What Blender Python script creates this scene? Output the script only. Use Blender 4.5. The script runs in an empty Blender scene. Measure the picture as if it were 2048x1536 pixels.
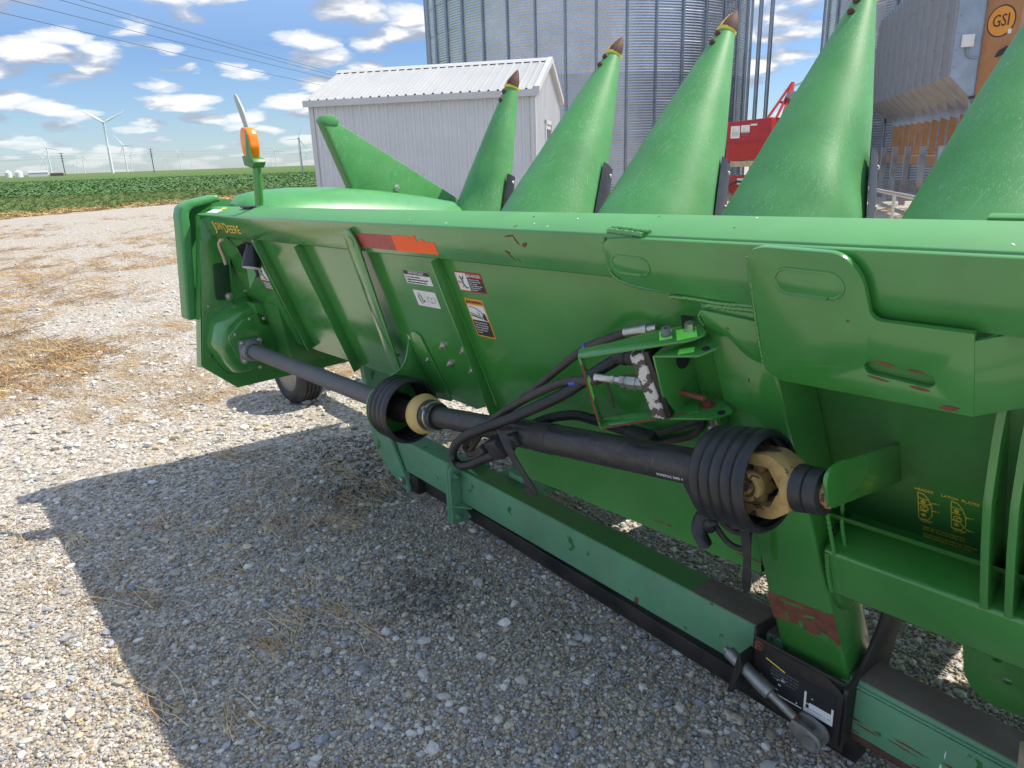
import bpy, bmesh, math, random
import numpy as np
from mathutils import Vector, Matrix, Euler, noise as mnoise
R = math.radians
random.seed(7); rng = np.random.default_rng(11)
sc = bpy.context.scene
COL = sc.collection

# ------------------------------------------------------------------ camera
DZ = .12; CAM = Vector((0, 0, 1.68+DZ)); PITCH, ROLL, YAW, FPX = R(17.4), R(-2.0), R(49.3), 1440.0
Fv = Vector((-math.sin(YAW)*math.cos(PITCH), math.cos(YAW)*math.cos(PITCH), -math.sin(PITCH)))
R0 = Vector((math.cos(YAW), math.sin(YAW), 0)); U0 = R0.cross(Fv)
Rv = R0*math.cos(ROLL)+U0*math.sin(ROLL); Uv = U0*math.cos(ROLL)-R0*math.sin(ROLL)
cd = bpy.data.cameras.new('camera'); cam = bpy.data.objects.new('camera', cd); COL.objects.link(cam)
cam.matrix_world = Matrix(((Rv.x, Uv.x, -Fv.x, CAM.x), (Rv.y, Uv.y, -Fv.y, CAM.y), (Rv.z, Uv.z, -Fv.z, CAM.z), (0, 0, 0, 1)))
cd.sensor_width = 36; cd.lens = 36*FPX/2048; cd.clip_start = .05; cd.clip_end = 60000
sc.camera = cam

# ------------------------------------------------------------------ light and sky
SUNDIR = Vector((.33, .62, 1.0)).normalized()          # towards the sun
SUN_EL = math.asin(SUNDIR.z); SUN_AZ = math.atan2(SUNDIR.x, SUNDIR.y)
world = bpy.data.worlds.new('World'); sc.world = world; world.use_nodes = True
wn = world.node_tree; wn.nodes.clear()
def N(t, typ, **kw):
    n = t.nodes.new(typ)
    for k, v in kw.items():
        if k.startswith('i_'):
            k = k[2:]; k = int(k) if k.isdigit() else k.replace('_', ' ')
            n.inputs[k].default_value = v
        else: setattr(n, k, v)
    return n
def L(t, a, b): t.links.new(a, b)
def math_n(t, op, a, b=None, c=None, clamp=False):
    n = N(t, 'ShaderNodeMath', operation=op); n.use_clamp = clamp
    for i, v in enumerate((a, b, c)):
        if v is None: continue
        if isinstance(v, (int, float)): n.inputs[i].default_value = v
        else: L(t, v, n.inputs[i])
    return n.outputs[0]
def ramp(t, fac, stops, interp='LINEAR'):
    n = N(t, 'ShaderNodeValToRGB'); e = n.color_ramp.elements; n.color_ramp.interpolation = interp
    while len(e) < len(stops): e.new(.5)
    for i, (p, col) in enumerate(stops):
        e[i].position = p; e[i].color = (*col, 1) if len(col) == 3 else col
    L(t, fac, n.inputs[0]); return n.outputs[0]
sky = N(wn, 'ShaderNodeTexSky', sky_type='NISHITA'); sky.sun_disc = False
sky.sun_elevation = SUN_EL; sky.sun_rotation = SUN_AZ; sky.altitude = 300; sky.air_density = 1.0; sky.dust_density = .3; sky.ozone_density = 3.0
tc = N(wn, 'ShaderNodeTexCoord'); sep = N(wn, 'ShaderNodeSeparateXYZ'); L(wn, tc.outputs['Generated'], sep.inputs[0])
zz = math_n(wn, 'MAXIMUM', sep.outputs[2], 0.0)
tint = ramp(wn, zz, [(0, (.25, .295, .38)), (.05, (.25, .29, .36)), (.14, (.25, .29, .365)), (.55, (1.38, 1.13, .92))])  # upper sky, out of view, brightened and warmed to fill the shade
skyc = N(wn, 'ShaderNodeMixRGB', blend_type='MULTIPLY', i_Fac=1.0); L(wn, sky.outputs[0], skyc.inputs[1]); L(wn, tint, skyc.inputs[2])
den = math_n(wn, 'ADD', zz, .20)
def cloud_noise(zoff):
    """a layer of cumulus seen in perspective: big groups, puffs and fine billows"""
    dz = math_n(wn, 'ADD', den, zoff)
    cb = N(wn, 'ShaderNodeCombineXYZ'); L(wn, math_n(wn, 'DIVIDE', sep.outputs[0], dz), cb.inputs[0]); L(wn, math_n(wn, 'DIVIDE', sep.outputs[1], dz), cb.inputs[1])
    wv = N(wn, 'ShaderNodeTexNoise', noise_dimensions='2D', i_Scale=5.0, i_Detail=3.0); L(wn, cb.outputs[0], wv.inputs['Vector'])
    vm = N(wn, 'ShaderNodeVectorMath', operation='MULTIPLY_ADD'); L(wn, wv.outputs['Color'], vm.inputs[0]); vm.inputs[1].default_value = (.15, .15, .15); L(wn, cb.outputs[0], vm.inputs[2])
    big = N(wn, 'ShaderNodeTexNoise', noise_dimensions='2D', i_Scale=1.6, i_Detail=2.0, i_Roughness=.5); L(wn, cb.outputs[0], big.inputs['Vector'])
    puff = N(wn, 'ShaderNodeTexVoronoi', voronoi_dimensions='2D', feature='F1', i_Scale=4.2); L(wn, vm.outputs[0], puff.inputs['Vector'])
    fine = N(wn, 'ShaderNodeTexNoise', noise_dimensions='2D', i_Scale=11., i_Detail=5.0, i_Roughness=.6); L(wn, vm.outputs[0], fine.inputs['Vector'])
    a = math_n(wn, 'MULTIPLY', math_n(wn, 'SUBTRACT', .45, puff.outputs['Distance']), .55)
    return math_n(wn, 'ADD', math_n(wn, 'ADD', a, math_n(wn, 'MULTIPLY', big.outputs[0], .62)), math_n(wn, 'MULTIPLY', fine.outputs[0], .26))
d0 = cloud_noise(0); d1 = cloud_noise(.020)
cover = ramp(wn, d0, [(.41, (0, 0, 0)), (.53, (.7, .7, .7)), (.62, (1, 1, 1))], 'EASE')
lit = math_n(wn, 'ADD', math_n(wn, 'MULTIPLY', math_n(wn, 'SUBTRACT', d0, d1), 3.6), .44, clamp=True)
ccol = ramp(wn, lit, [(.05, (1.1, 1.24, 1.5)), (.45, (1.6, 1.72, 1.95)), (.9, (2.9, 2.87, 2.82))])
fade = ramp(wn, zz, [(.0, (.25, .25, .25)), (.05, (.8, .8, .8)), (.10, (.95, .95, .95))])
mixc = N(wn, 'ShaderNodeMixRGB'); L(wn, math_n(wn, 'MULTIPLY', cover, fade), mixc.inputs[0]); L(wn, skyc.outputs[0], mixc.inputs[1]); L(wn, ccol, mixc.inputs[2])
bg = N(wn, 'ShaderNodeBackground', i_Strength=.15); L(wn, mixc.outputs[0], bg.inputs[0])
wo = N(wn, 'ShaderNodeOutputWorld'); L(wn, bg.outputs[0], wo.inputs[0])
sd = bpy.data.lights.new('sun', 'SUN'); sun = bpy.data.objects.new('sun', sd); COL.objects.link(sun)
sd.energy = 2.35; sd.angle = R(.53); sd.color = (1, .93, .81)
sun.rotation_euler = (-SUNDIR).to_track_quat('-Z', 'Y').to_euler(); sun.location = (0, 0, 30)
vs = sc.view_settings; vs.view_transform = 'Standard'; vs.look = 'None'; vs.exposure = 1.35; vs.gamma = 1; vs.use_curve_mapping = False
sc.render.engine = 'CYCLES'; sc.cycles.max_bounces = 6; sc.cycles.diffuse_bounces = 4; sc.cycles.glossy_bounces = 3; sc.cycles.use_denoising = True
sc.cycles.sample_clamp_indirect = 8

# ------------------------------------------------------------------ materials
MATS = {}
def new_mat(name):
    m = bpy.data.materials.new(name); m.use_nodes = True; t = m.node_tree
    return m, t, t.nodes['Principled BSDF']
def mat(name, col, rough=.5, metal=0., var=.12, vs=4., bump=0., bs=150., dirt=None, spec=.5, coat=0., scratch=None, chips=None, vec='Object', stretch=(1, 1, 1), trans=0., dents=0., top=0.):
    """one plain surface: base colour with soft variation, optional dust, scratches and paint chips"""
    m, t, P = new_mat(name)
    tcn = N(t, 'ShaderNodeTexCoord'); mp = N(t, 'ShaderNodeMapping'); mp.inputs['Scale'].default_value = stretch
    L(t, tcn.outputs[vec], mp.inputs[0]); V = mp.outputs[0]
    n1 = N(t, 'ShaderNodeTexNoise', i_Scale=vs, i_Detail=4.0, i_Roughness=.6); L(t, V, n1.inputs['Vector'])
    lo = tuple(c*(1-var) for c in col); hi = tuple(min(1, c*(1+var)) for c in col)
    c = ramp(t, n1.outputs[0], [(.3, lo), (.7, hi)])
    rg = math_n(t, 'ADD', math_n(t, 'MULTIPLY', math_n(t, 'SUBTRACT', n1.outputs[0], .5), .18), rough, clamp=True)
    bumps = []
    def over(base, fac, colr):
        x = N(t, 'ShaderNodeMixRGB'); L(t, fac, x.inputs[0]); L(t, base, x.inputs[1]); x.inputs[2].default_value = (*colr, 1); return x.outputs[0]
    if dirt:
        dc, da, ds = dirt
        n2 = N(t, 'ShaderNodeTexNoise', i_Scale=ds, i_Detail=8.0, i_Roughness=.68); L(t, V, n2.inputs['Vector'])
        f = math_n(t, 'MULTIPLY', ramp(t, n2.outputs[0], [(.38, (0, 0, 0)), (.78, (1, 1, 1))]), da)
        c = over(c, f, dc); rg = math_n(t, 'ADD', rg, math_n(t, 'MULTIPLY', f, .35), clamp=True)
    if scratch:
        sc_c, amt, ssc = scratch
        acc = None
        for k, ang in enumerate(((R(48), 0, 0), (R(36), R(14), 0), (R(62), R(-17), 0))):
            m1 = N(t, 'ShaderNodeMapping'); m1.inputs['Rotation'].default_value = ang; L(t, tcn.outputs[vec], m1.inputs[0])
            m2 = N(t, 'ShaderNodeMapping'); m2.inputs['Scale'].default_value = (ssc, ssc, ssc*.03); L(t, m1.outputs[0], m2.inputs[0])
            s1 = N(t, 'ShaderNodeTexNoise', i_Scale=1.0, i_Detail=1.0, i_Distortion=.15); L(t, m2.outputs[0], s1.inputs['Vector'])
            f = ramp(t, s1.outputs[0], [(.66, (0, 0, 0)), (.72, (1, 1, 1))])
            acc = f if acc is None else math_n(t, 'MAXIMUM', acc, f)
        n3 = N(t, 'ShaderNodeTexNoise', i_Scale=5.0, i_Detail=3.0); L(t, V, n3.inputs['Vector'])
        f = math_n(t, 'MULTIPLY', math_n(t, 'MULTIPLY', acc, ramp(t, n3.outputs[0], [(.38, (.15, .15, .15)), (.62, (1, 1, 1))])), amt)
        c = over(c, f, sc_c); rg = math_n(t, 'ADD', rg, math_n(t, 'MULTIPLY', f, .2), clamp=True)
    if chips:
        for cc, thr, cs in chips:
            n4 = N(t, 'ShaderNodeTexNoise', i_Scale=cs, i_Detail=5.0, i_Roughness=.55); L(t, V, n4.inputs['Vector'])
            f = ramp(t, n4.outputs[0], [(thr, (0, 0, 0)), (thr+.012, (1, 1, 1))])
            c = over(c, f, cc); rg = math_n(t, 'ADD', rg, math_n(t, 'MULTIPLY', f, .15), clamp=True)
            bumps.append((math_n(t, 'MULTIPLY', f, -1.0), .0006))
    if top:      # upward faces carry a weathered, chalky film
        gn = N(t, 'ShaderNodeNewGeometry'); sp_ = N(t, 'ShaderNodeSeparateXYZ'); L(t, gn.outputs['True Normal'], sp_.inputs[0])
        f = ramp(t, sp_.outputs[2], [(.6, (0, 0, 0)), (.85, (1, 1, 1))]); rg = math_n(t, 'ADD', rg, math_n(t, 'MULTIPLY', f, top), clamp=True)
        c = over(c, math_n(t, 'MULTIPLY', f, .16), (.22, .48, .28)); x = N(t, 'ShaderNodeMath', operation='MULTIPLY_ADD'); L(t, f, x.inputs[0]); x.inputs[1].default_value = -coat; x.inputs[2].default_value = coat; L(t, x.outputs[0], P.inputs['Coat Weight'])
    L(t, c, P.inputs['Base Color']); L(t, rg, P.inputs['Roughness'])
    P.inputs['Metallic'].default_value = metal; P.inputs['Specular IOR Level'].default_value = spec
    if not top: P.inputs['Coat Weight'].default_value = coat
    P.inputs['Coat Roughness'].default_value = .12
    if trans: P.inputs['Transmission Weight'].default_value = trans
    nb = None
    if bump:
        n5 = N(t, 'ShaderNodeTexNoise', i_Scale=bs, i_Detail=3.0); L(t, V, n5.inputs['Vector']); bumps.append((n5.outputs[0], bump))
    if dents:
        n6 = N(t, 'ShaderNodeTexNoise', i_Scale=2.2, i_Detail=1.0); L(t, V, n6.inputs['Vector']); bumps.append((n6.outputs[0], dents))
    for hgt, dist in bumps:
        b = N(t, 'ShaderNodeBump', i_Strength=1.0, i_Distance=dist); L(t, hgt, b.inputs['Height'])
        if nb: L(t, nb, b.inputs['Normal'])
        nb = b.outputs[0]
    if nb: L(t, nb, P.inputs['Normal'])
    MATS[name] = m; return m
DUST = (.30, .27, .20)
GREEN = mat('green_enamel', (.042, .240, .040), .17, var=.16, vs=2.5, dirt=(DUST, .15, 2.6), coat=.7, bump=.0003, bs=60, dents=.0025, chips=[((.30, .42, .30), .80, 16.)])
GREENB = mat('green_beam_enamel', (.046, .248, .048), .17, var=.12, dirt=(DUST, .15, 3.0), coat=.8, top=.40, bump=.0002, bs=80, dents=.0012, chips=[((.42, .55, .45), .80, 22.)])
GREEND = mat('green_dusty_enamel', (.040, .205, .040), .34, var=.15, dirt=((.17, .15, .10), .38, 5.), bump=.0006, bs=90)
POLY = mat('green_poly', (.070, .290, .076), .47, var=.12, vs=3, dirt=((.32, .40, .28), .14, 7), scratch=((.38, .62, .44), .42, 260.), bump=.0005, bs=220)
POLYH = mat('green_poly_hood', (.055, .27, .075), .33, var=.08, dirt=(DUST, .10, 6), scratch=((.30, .50, .33), .3, 150.), bump=.0003, bs=200)
CARTG = mat('cart_green_paint', (.115, .320, .170), .52, var=.16, dirt=((.26, .30, .22), .40, 7), chips=[((.03, .17, .04), .645, 13.), ((.17, .06, .035), .69, 9.), ((.5, .55, .5), .78, 40.)], bump=.0004, bs=120)
CARTD = mat('cart_rust_green', (.17, .14, .115), .62, var=.3, dirt=((.16, .075, .05), .85, 6), chips=[((.06, .14, .09), .60, 5.)], bump=.0006, bs=120)
RUST = mat('rust', (.17, .062, .036), .8, var=.35, vs=30, bump=.0008, bs=160)
RUSTD = mat('dark_rust', (.10, .045, .03), .75, var=.35, vs=30, bump=.0008, bs=160)
BLACKP = mat('black_plastic', (.014, .015, .018), .36, var=.2, dirt=((.14, .13, .12), .22, 9), bump=.0003, bs=150)
BLACKS = mat('black_steel', (.012, .012, .013), .42, var=.3, dirt=((.12, .09, .07), .40, 6), chips=[((.30, .27, .24), .76, 55.)], bump=.0006, bs=90)
RUBBER = mat('black_rubber', (.020, .020, .022), .62, var=.2, dirt=((.17, .16, .14), .35, 11), bump=.0006, bs=180)
SHAFTB = mat('black_shaft_tube', (.016, .017, .020), .40, var=.2, dirt=((.17, .15, .13), .28, 14), scratch=((.16, .16, .16), .35, 150.), bump=.0003, bs=120, stretch=(1, 4, 4))
SHAFTG = mat('grey_shaft_tube', (.105, .105, .112), .55, var=.12, dirt=((.20, .18, .16), .4, 14), bump=.0004, bs=260)
HOSE = mat('hose_rubber', (.028, .027, .027), .60, var=.25, dirt=((.17, .14, .11), .45, 12), bump=.0004, bs=220)
YELLOW = mat('yellow_casting', (.44, .295, .10), .55, var=.25, vs=14, dirt=((.10, .065, .04), .65, 13), chips=[((.09, .05, .04), .585, 22.)], bump=.0012, bs=70)
YELLOWP = mat('yellow_plastic', (.60, .44, .15), .45, var=.08, dirt=((.16, .12, .07), .35, 20), bump=.0004, bs=120)
ZINC = mat('zinc_plate', (.60, .58, .54), .34, metal=.9, var=.12, vs=30, dirt=((.25, .20, .13), .25, 40))
STEEL = mat('worn_steel', (.38, .37, .36), .45, metal=.8, var=.2, vs=20, dirt=((.15, .10, .07), .5, 18), bump=.0008, bs=120)
GREYC = mat('grey_casting', (.21, .22, .24), .5, metal=.3, var=.15, vs=18, bump=.0008, bs=140)
WHITE = mat('white_vinyl', (.78, .78, .76), .4, var=.04, vs=30, dirt=((.35, .33, .28), .15, 30))
BLACKV = mat('black_vinyl', (.022, .022, .024), .42, var=.1, vs=30)
REDV = mat('red_vinyl', (.40, .035, .04), .4, var=.06, vs=30)
ORANGEV = mat('orange_vinyl', (.80, .30, .03), .4, var=.06, vs=30)
FLUOR = mat('fluorescent_orange_tape', (1.0, .115, .012), .45, var=.03, vs=20)
REDT = mat('faded_red_tape', (.40, .055, .05), .45, var=.12, vs=60, dirt=((.55, .25, .22), .4, 60))
YELV = mat('yellow_print', (.85, .62, .06), .5, var=.05, vs=30)
NEON = mat('neon_green_tape', (.22, .95, .10), .5, var=.05, vs=30)
BLUEV = mat('blue_band', (.03, .10, .55), .5)
WHITEWORN = mat('worn_white_block', (.62, .60, .56), .6, var=.1, vs=30, chips=[((.10, .085, .07), .50, 32.)], bump=.0006, bs=100)
AMBER = mat('amber_lens', (.95, .25, .01), .16, var=.05, vs=20, spec=.6)
AMBER.node_tree.nodes['Principled BSDF'].inputs['Subsurface Weight'].default_value = .35
AMBER.node_tree.nodes['Principled BSDF'].inputs['Subsurface Radius'].default_value = (.05, .02, .005)
REFL = mat('grey_reflector_blade', (.38, .42, .40), .35, var=.06, vs=9)
SHEDW = mat('white_steel_siding', (.60, .61, .62), .42, var=.04, vs=1.5, dirt=((.42, .40, .36), .18, 1.2), bump=.0006, bs=6)
SHEDR = mat('white_steel_roof', (.40, .41, .41), .40, var=.05, vs=1.5, dirt=((.42, .38, .32), .22, 3), stretch=(1, .25, 1))
SHEDT = mat('white_trim', (.52, .52, .52), .45, var=.05, vs=2)
GALV = mat('galvanised_steel', (.56, .57, .60), .24, metal=.95, var=.10, vs=1.0, dirt=((.30, .31, .32), .25, 1.5))
GALVD = mat('dark_galvanised_steel', (.42, .435, .46), .30, metal=.9, var=.12, vs=1.2)
GALVR = mat('galvanised_stiffener', (.30, .33, .38), .35, metal=.85, var=.15, vs=3)
GALVF = mat('flat_galvanised_panel', (.33, .38, .46), .46, metal=.6, var=.15, vs=2.5)
DRYP = mat('dryer_panel', (.30, .30, .32), .55, metal=.35, var=.08, vs=2)
DRYH = mat('dryer_hopper_sheet', (.42, .38, .34), .6, metal=.1, var=.12, vs=2)
ORP = mat('orange_enamel', (.42, .19, .08), .45, var=.10, vs=3)
OLDOR = mat('orange_post_enamel', (.34, .16, .06), .5, var=.15, vs=5)
REDP = mat('red_enamel', (.42, .012, .016), .35, var=.10, vs=4, dirt=((.30, .12, .10), .25, 6))
CONC = mat('concrete', (.36, .33, .28), .85, var=.15, vs=3, bump=.004, bs=20)
TURB = mat('turbine_white', (.72, .74, .76), .45, var=.03, vs=.05)
POLEW = mat('creosote_pole', (.10, .075, .06), .8, var=.2, vs=2)
WIRE = mat('dark_wire', (.10, .11, .13), .6)
WOOD = mat('pale_wood', (.48, .36, .23), .7, var=.2, vs=12, stretch=(1, 1, .1), bump=.001, bs=60)
GLASSD = mat('dark_window_glass', (.04, .05, .06), .08, spec=.8)
STONEW = mat('straw', (.52, .34, .13), .7, var=.35, vs=6, vec='Object')
TRIMD = mat('dark_gap', (.015, .017, .016), .7)
FIBRE = mat('chaff', (.13, .095, .075), .95, var=.5, vs=60, bump=.006, bs=110)

# ------------------------------------------------------------------ mesh helpers
class G:
    def __init__(s): s.bm = bmesh.new()
    def box(s, x0, x1, y0, y1, z0, z1, M=None):
        vs_ = [s.bm.verts.new(Vector(p) if M is None else M @ Vector(p)) for p in ((x0,y0,z0),(x1,y0,z0),(x1,y1,z0),(x0,y1,z0),(x0,y0,z1),(x1,y0,z1),(x1,y1,z1),(x0,y1,z1))]
        for f in ((0,3,2,1),(4,5,6,7),(0,1,5,4),(1,2,6,5),(2,3,7,6),(3,0,4,7)): s.bm.faces.new([vs_[i] for i in f])
        return s
    def prism(s, pts, ax, a, b, holes=(), M=None, taper=None):
        def P(p, w):
            q = {'x': (w, p[0], p[1]), 'y': (p[0], w, p[1]), 'z': (p[0], p[1], w)}[ax]
            return Vector(q) if M is None else M @ Vector(q)
        if not holes:
            c = (sum(p[0] for p in pts)/len(pts), sum(p[1] for p in pts)/len(pts))
            tp = pts if taper is None else [(c[0]+(p[0]-c[0])*taper, c[1]+(p[1]-c[1])*taper) for p in pts]
            A = [s.bm.verts.new(P(p, a)) for p in pts]; B = [s.bm.verts.new(P(p, b)) for p in tp]
            s.bm.faces.new(A); s.bm.faces.new(B[::-1]); n = len(A)
            for i in range(n): s.bm.faces.new((A[i], B[i], B[(i+1) % n], A[(i+1) % n]))
        else:
            for w in (a, b):
                es = []
                for lp in [pts, *holes]:
                    vv = [s.bm.verts.new(P(p, w)) for p in lp]
                    es += [s.bm.edges.new((vv[i], vv[(i+1) % len(vv)])) for i in range(len(vv))]
                bmesh.ops.triangle_fill(s.bm, edges=es, use_beauty=True)
            for lp in [pts, *holes]:
                A = [s.bm.verts.new(P(p, a)) for p in lp]; B = [s.bm.verts.new(P(p, b)) for p in lp]; n = len(A)
                for i in range(n): s.bm.faces.new((A[i], B[i], B[(i+1) % n], A[(i+1) % n]))
            bmesh.ops.remove_doubles(s.bm, verts=s.bm.verts, dist=1e-5)
        return s
    def tube(s, pts, r, n=10, rf=None, cap=True, flat=None):
        pts = [Vector(p) for p in pts]; m = len(pts); rings = []; up = None
        for i, p in enumerate(pts):
            d = (pts[min(i+1, m-1)]-pts[max(i-1, 0)]).normalized()
            if up is None: up = d.orthogonal().normalized()
            up = (up-d*up.dot(d))
            up = up.normalized() if up.length > 1e-6 else d.orthogonal().normalized()
            sd_ = d.cross(up); rr = r if rf is None else rf(i/(m-1))*r
            rings.append([s.bm.verts.new(p+(up*math.cos(2*math.pi*k/n)+sd_*math.sin(2*math.pi*k/n)*(flat or 1))*rr) for k in range(n)])
        for a, b in zip(rings, rings[1:]):
            for k in range(n): s.bm.faces.new((a[k], a[(k+1) % n], b[(k+1) % n], b[k]))
        if cap: s.bm.faces.new(rings[0][::-1]); s.bm.faces.new(rings[-1])
        return s
    def lathe(s, prof, o, d, n=28, cap=True):
        o, d = Vector(o), Vector(d).normalized(); u = d.orthogonal().normalized(); v = d.cross(u); rings = []
        for t_, r in prof: rings.append([s.bm.verts.new(o+d*t_+(u*math.cos(2*math.pi*k/n)+v*math.sin(2*math.pi*k/n))*r) for k in range(n)])
        for a, b in zip(rings, rings[1:]):
            for k in range(n): s.bm.faces.new((a[k], a[(k+1) % n], b[(k+1) % n], b[k]))
        if cap: s.bm.faces.new(rings[0][::-1]); s.bm.faces.new(rings[-1])
        return s
    def grid(s, rows, closed=False):
        vv = [[s.bm.verts.new(Vector(p)) for p in r] for r in rows]
        for a, b in zip(vv, vv[1:]):
            m = len(a)
            for k in range(m if closed else m-1): s.bm.faces.new((a[k], a[(k+1) % m], b[(k+1) % m], b[k]))
        return s
    def done(s, name, m, parent=None, bevel=0., seg=2, sharp=38., loc=None, bang=25.):
        bm = s.bm
        if len(bm.faces) == 0: return None
        bmesh.ops.recalc_face_normals(bm, faces=bm.faces)
        if bevel:
            es = [e for e in bm.edges if len(e.link_faces) == 2 and e.calc_face_angle(0) > R(bang)]
            bmesh.ops.bevel(bm, geom=es, offset=bevel, segments=seg, profile=.5, affect='EDGES', clamp_overlap=True)
        for f in bm.faces: f.smooth = True
        for e in bm.edges:
            if len(e.link_faces) != 2 or e.calc_face_angle(0) > R(sharp): e.smooth = False
        me = bpy.data.meshes.new(name); bm.to_mesh(me); bm.free(); me.materials.append(m)
        o = bpy.data.objects.new(name, me); COL.objects.link(o)
        if parent: o.parent = parent
        if loc: o.location = loc
        return o
def rpoly(pts, r, n=4):
    """round the corners of a polygon; r may be a list"""
    out = []; k = len(pts)
    for i, p in enumerate(pts):
        p = Vector(p); a = Vector(pts[i-1])-p; b = Vector(pts[(i+1) % k])-p
        rr = r[i] if isinstance(r, (list, tuple)) else r
        if rr <= 0: out.append(tuple(p)); continue
        rr = min(rr, a.length*.48, b.length*.48); A = p+a.normalized()*rr; B = p+b.normalized()*rr
        for j in range(n+1):
            t_ = j/n; out.append(tuple(A*(1-t_)**2+p*2*t_*(1-t_)+B*t_*t_))
    return out
def rect(x0, x1, z0, z1): return [(x0, z0), (x1, z0), (x1, z1), (x0, z1)]
def oval(cx, cz, w, hh, n=8, ang=0.):
    r = hh/2; out = []
    for s_, a0 in ((1, -90), (-1, 90)):
        for j in range(n+1):
            a = R(a0+180*j/n); x = s_*(w/2-r)+math.cos(a)*r; z = math.sin(a)*r
            out.append((cx+x*math.cos(ang)-z*math.sin(ang), cz+x*math.sin(ang)+z*math.cos(ang)))
    return out
def circ(cx, cz, r, n=16): return [(cx+r*math.cos(2*math.pi*k/n), cz+r*math.sin(2*math.pi*k/n)) for k in range(n)]
def smooth_path(pts, n=8):
    P = [Vector(p) for p in pts]; P = [P[0]*2-P[1]]+P+[P[-1]*2-P[-2]]; out = []
    for i in range(1, len(P)-2):
        for j in range(n):
            t_ = j/n; a, b, c, d = P[i-1:i+3]
            out.append(.5*((2*b)+(c-a)*t_+(2*a-5*b+4*c-d)*t_*t_+(3*b-a-3*c+d)*t_**3))
    return out+[P[-2]]
def resample(path, step):
    out = [path[0]]; acc = 0.
    for a, b in zip(path, path[1:]):
        l = (b-a).length; t_ = step-acc
        while t_ <= l: out.append(a+(b-a)*(t_/l)); t_ += step
        acc = l-(t_-step)
    return out
def empty(name, label=None, cat=None, group=None, loc=(0, 0, 0), rot=(0, 0, 0), parent=None):
    o = bpy.data.objects.new(name, None); COL.objects.link(o); o.location = loc; o.rotation_euler = rot; o.empty_display_size = .2
    if parent: o.parent = parent
    if label: tag(o, label, cat, group)
    return o
def tag(o, label=None, cat=None, group=None, kind=None):
    if label: o['label'] = label
    if cat: o['category'] = cat
    if group: o['group'] = group
    if kind: o['kind'] = kind
    return o
def text(name, body, size, loc, m, parent, rot=(math.pi/2, 0, 0), align='CENTER', ext=.0004, sx=1., shear=0.):
    cu = bpy.data.curves.new(name, 'FONT'); cu.body = body; cu.size = size; cu.align_x = align; cu.align_y = 'CENTER'; cu.extrude = ext; cu.shear = shear; cu.resolution_u = 2
    cu.materials.append(m); o = bpy.data.objects.new(name, cu); COL.objects.link(o); o.location = loc; o.rotation_euler = rot; o.scale = (sx, 1, 1); o.parent = parent
    return o

GREENK = mat('recess_shade_green', (.012, .062, .020), .5, var=.2, dirt=((.10, .09, .06), .3, 6))
# ------------------------------------------------------------------ ground
def ground_mat(name, build):
    m, t, P = new_mat(name); geo = N(t, 'ShaderNodeNewGeometry'); build(t, P, geo.outputs['Position']); return m
def noise_of(t, V, scale, detail=4., rough=.6, stretch=None, dist=0.):
    if stretch:
        mp = N(t, 'ShaderNodeMapping'); mp.inputs['Scale'].default_value = stretch[0]; mp.inputs['Rotation'].default_value = stretch[1]; L(t, V, mp.inputs[0]); V = mp.outputs[0]
    n = N(t, 'ShaderNodeTexNoise', i_Scale=scale, i_Detail=detail, i_Roughness=rough, i_Distortion=dist); L(t, V, n.inputs['Vector']); return n.outputs[0]
def mixc_(t, f, a, b, mode='MIX'):
    x = N(t, 'ShaderNodeMixRGB', blend_type=mode)
    for i, v in ((0, f), (1, a), (2, b)):
        if isinstance(v, (int, float)): x.inputs[i].default_value = v
        elif isinstance(v, tuple): x.inputs[i].default_value = (*v, 1)
        else: L(t, v, x.inputs[i])
    return x.outputs[0]
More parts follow.
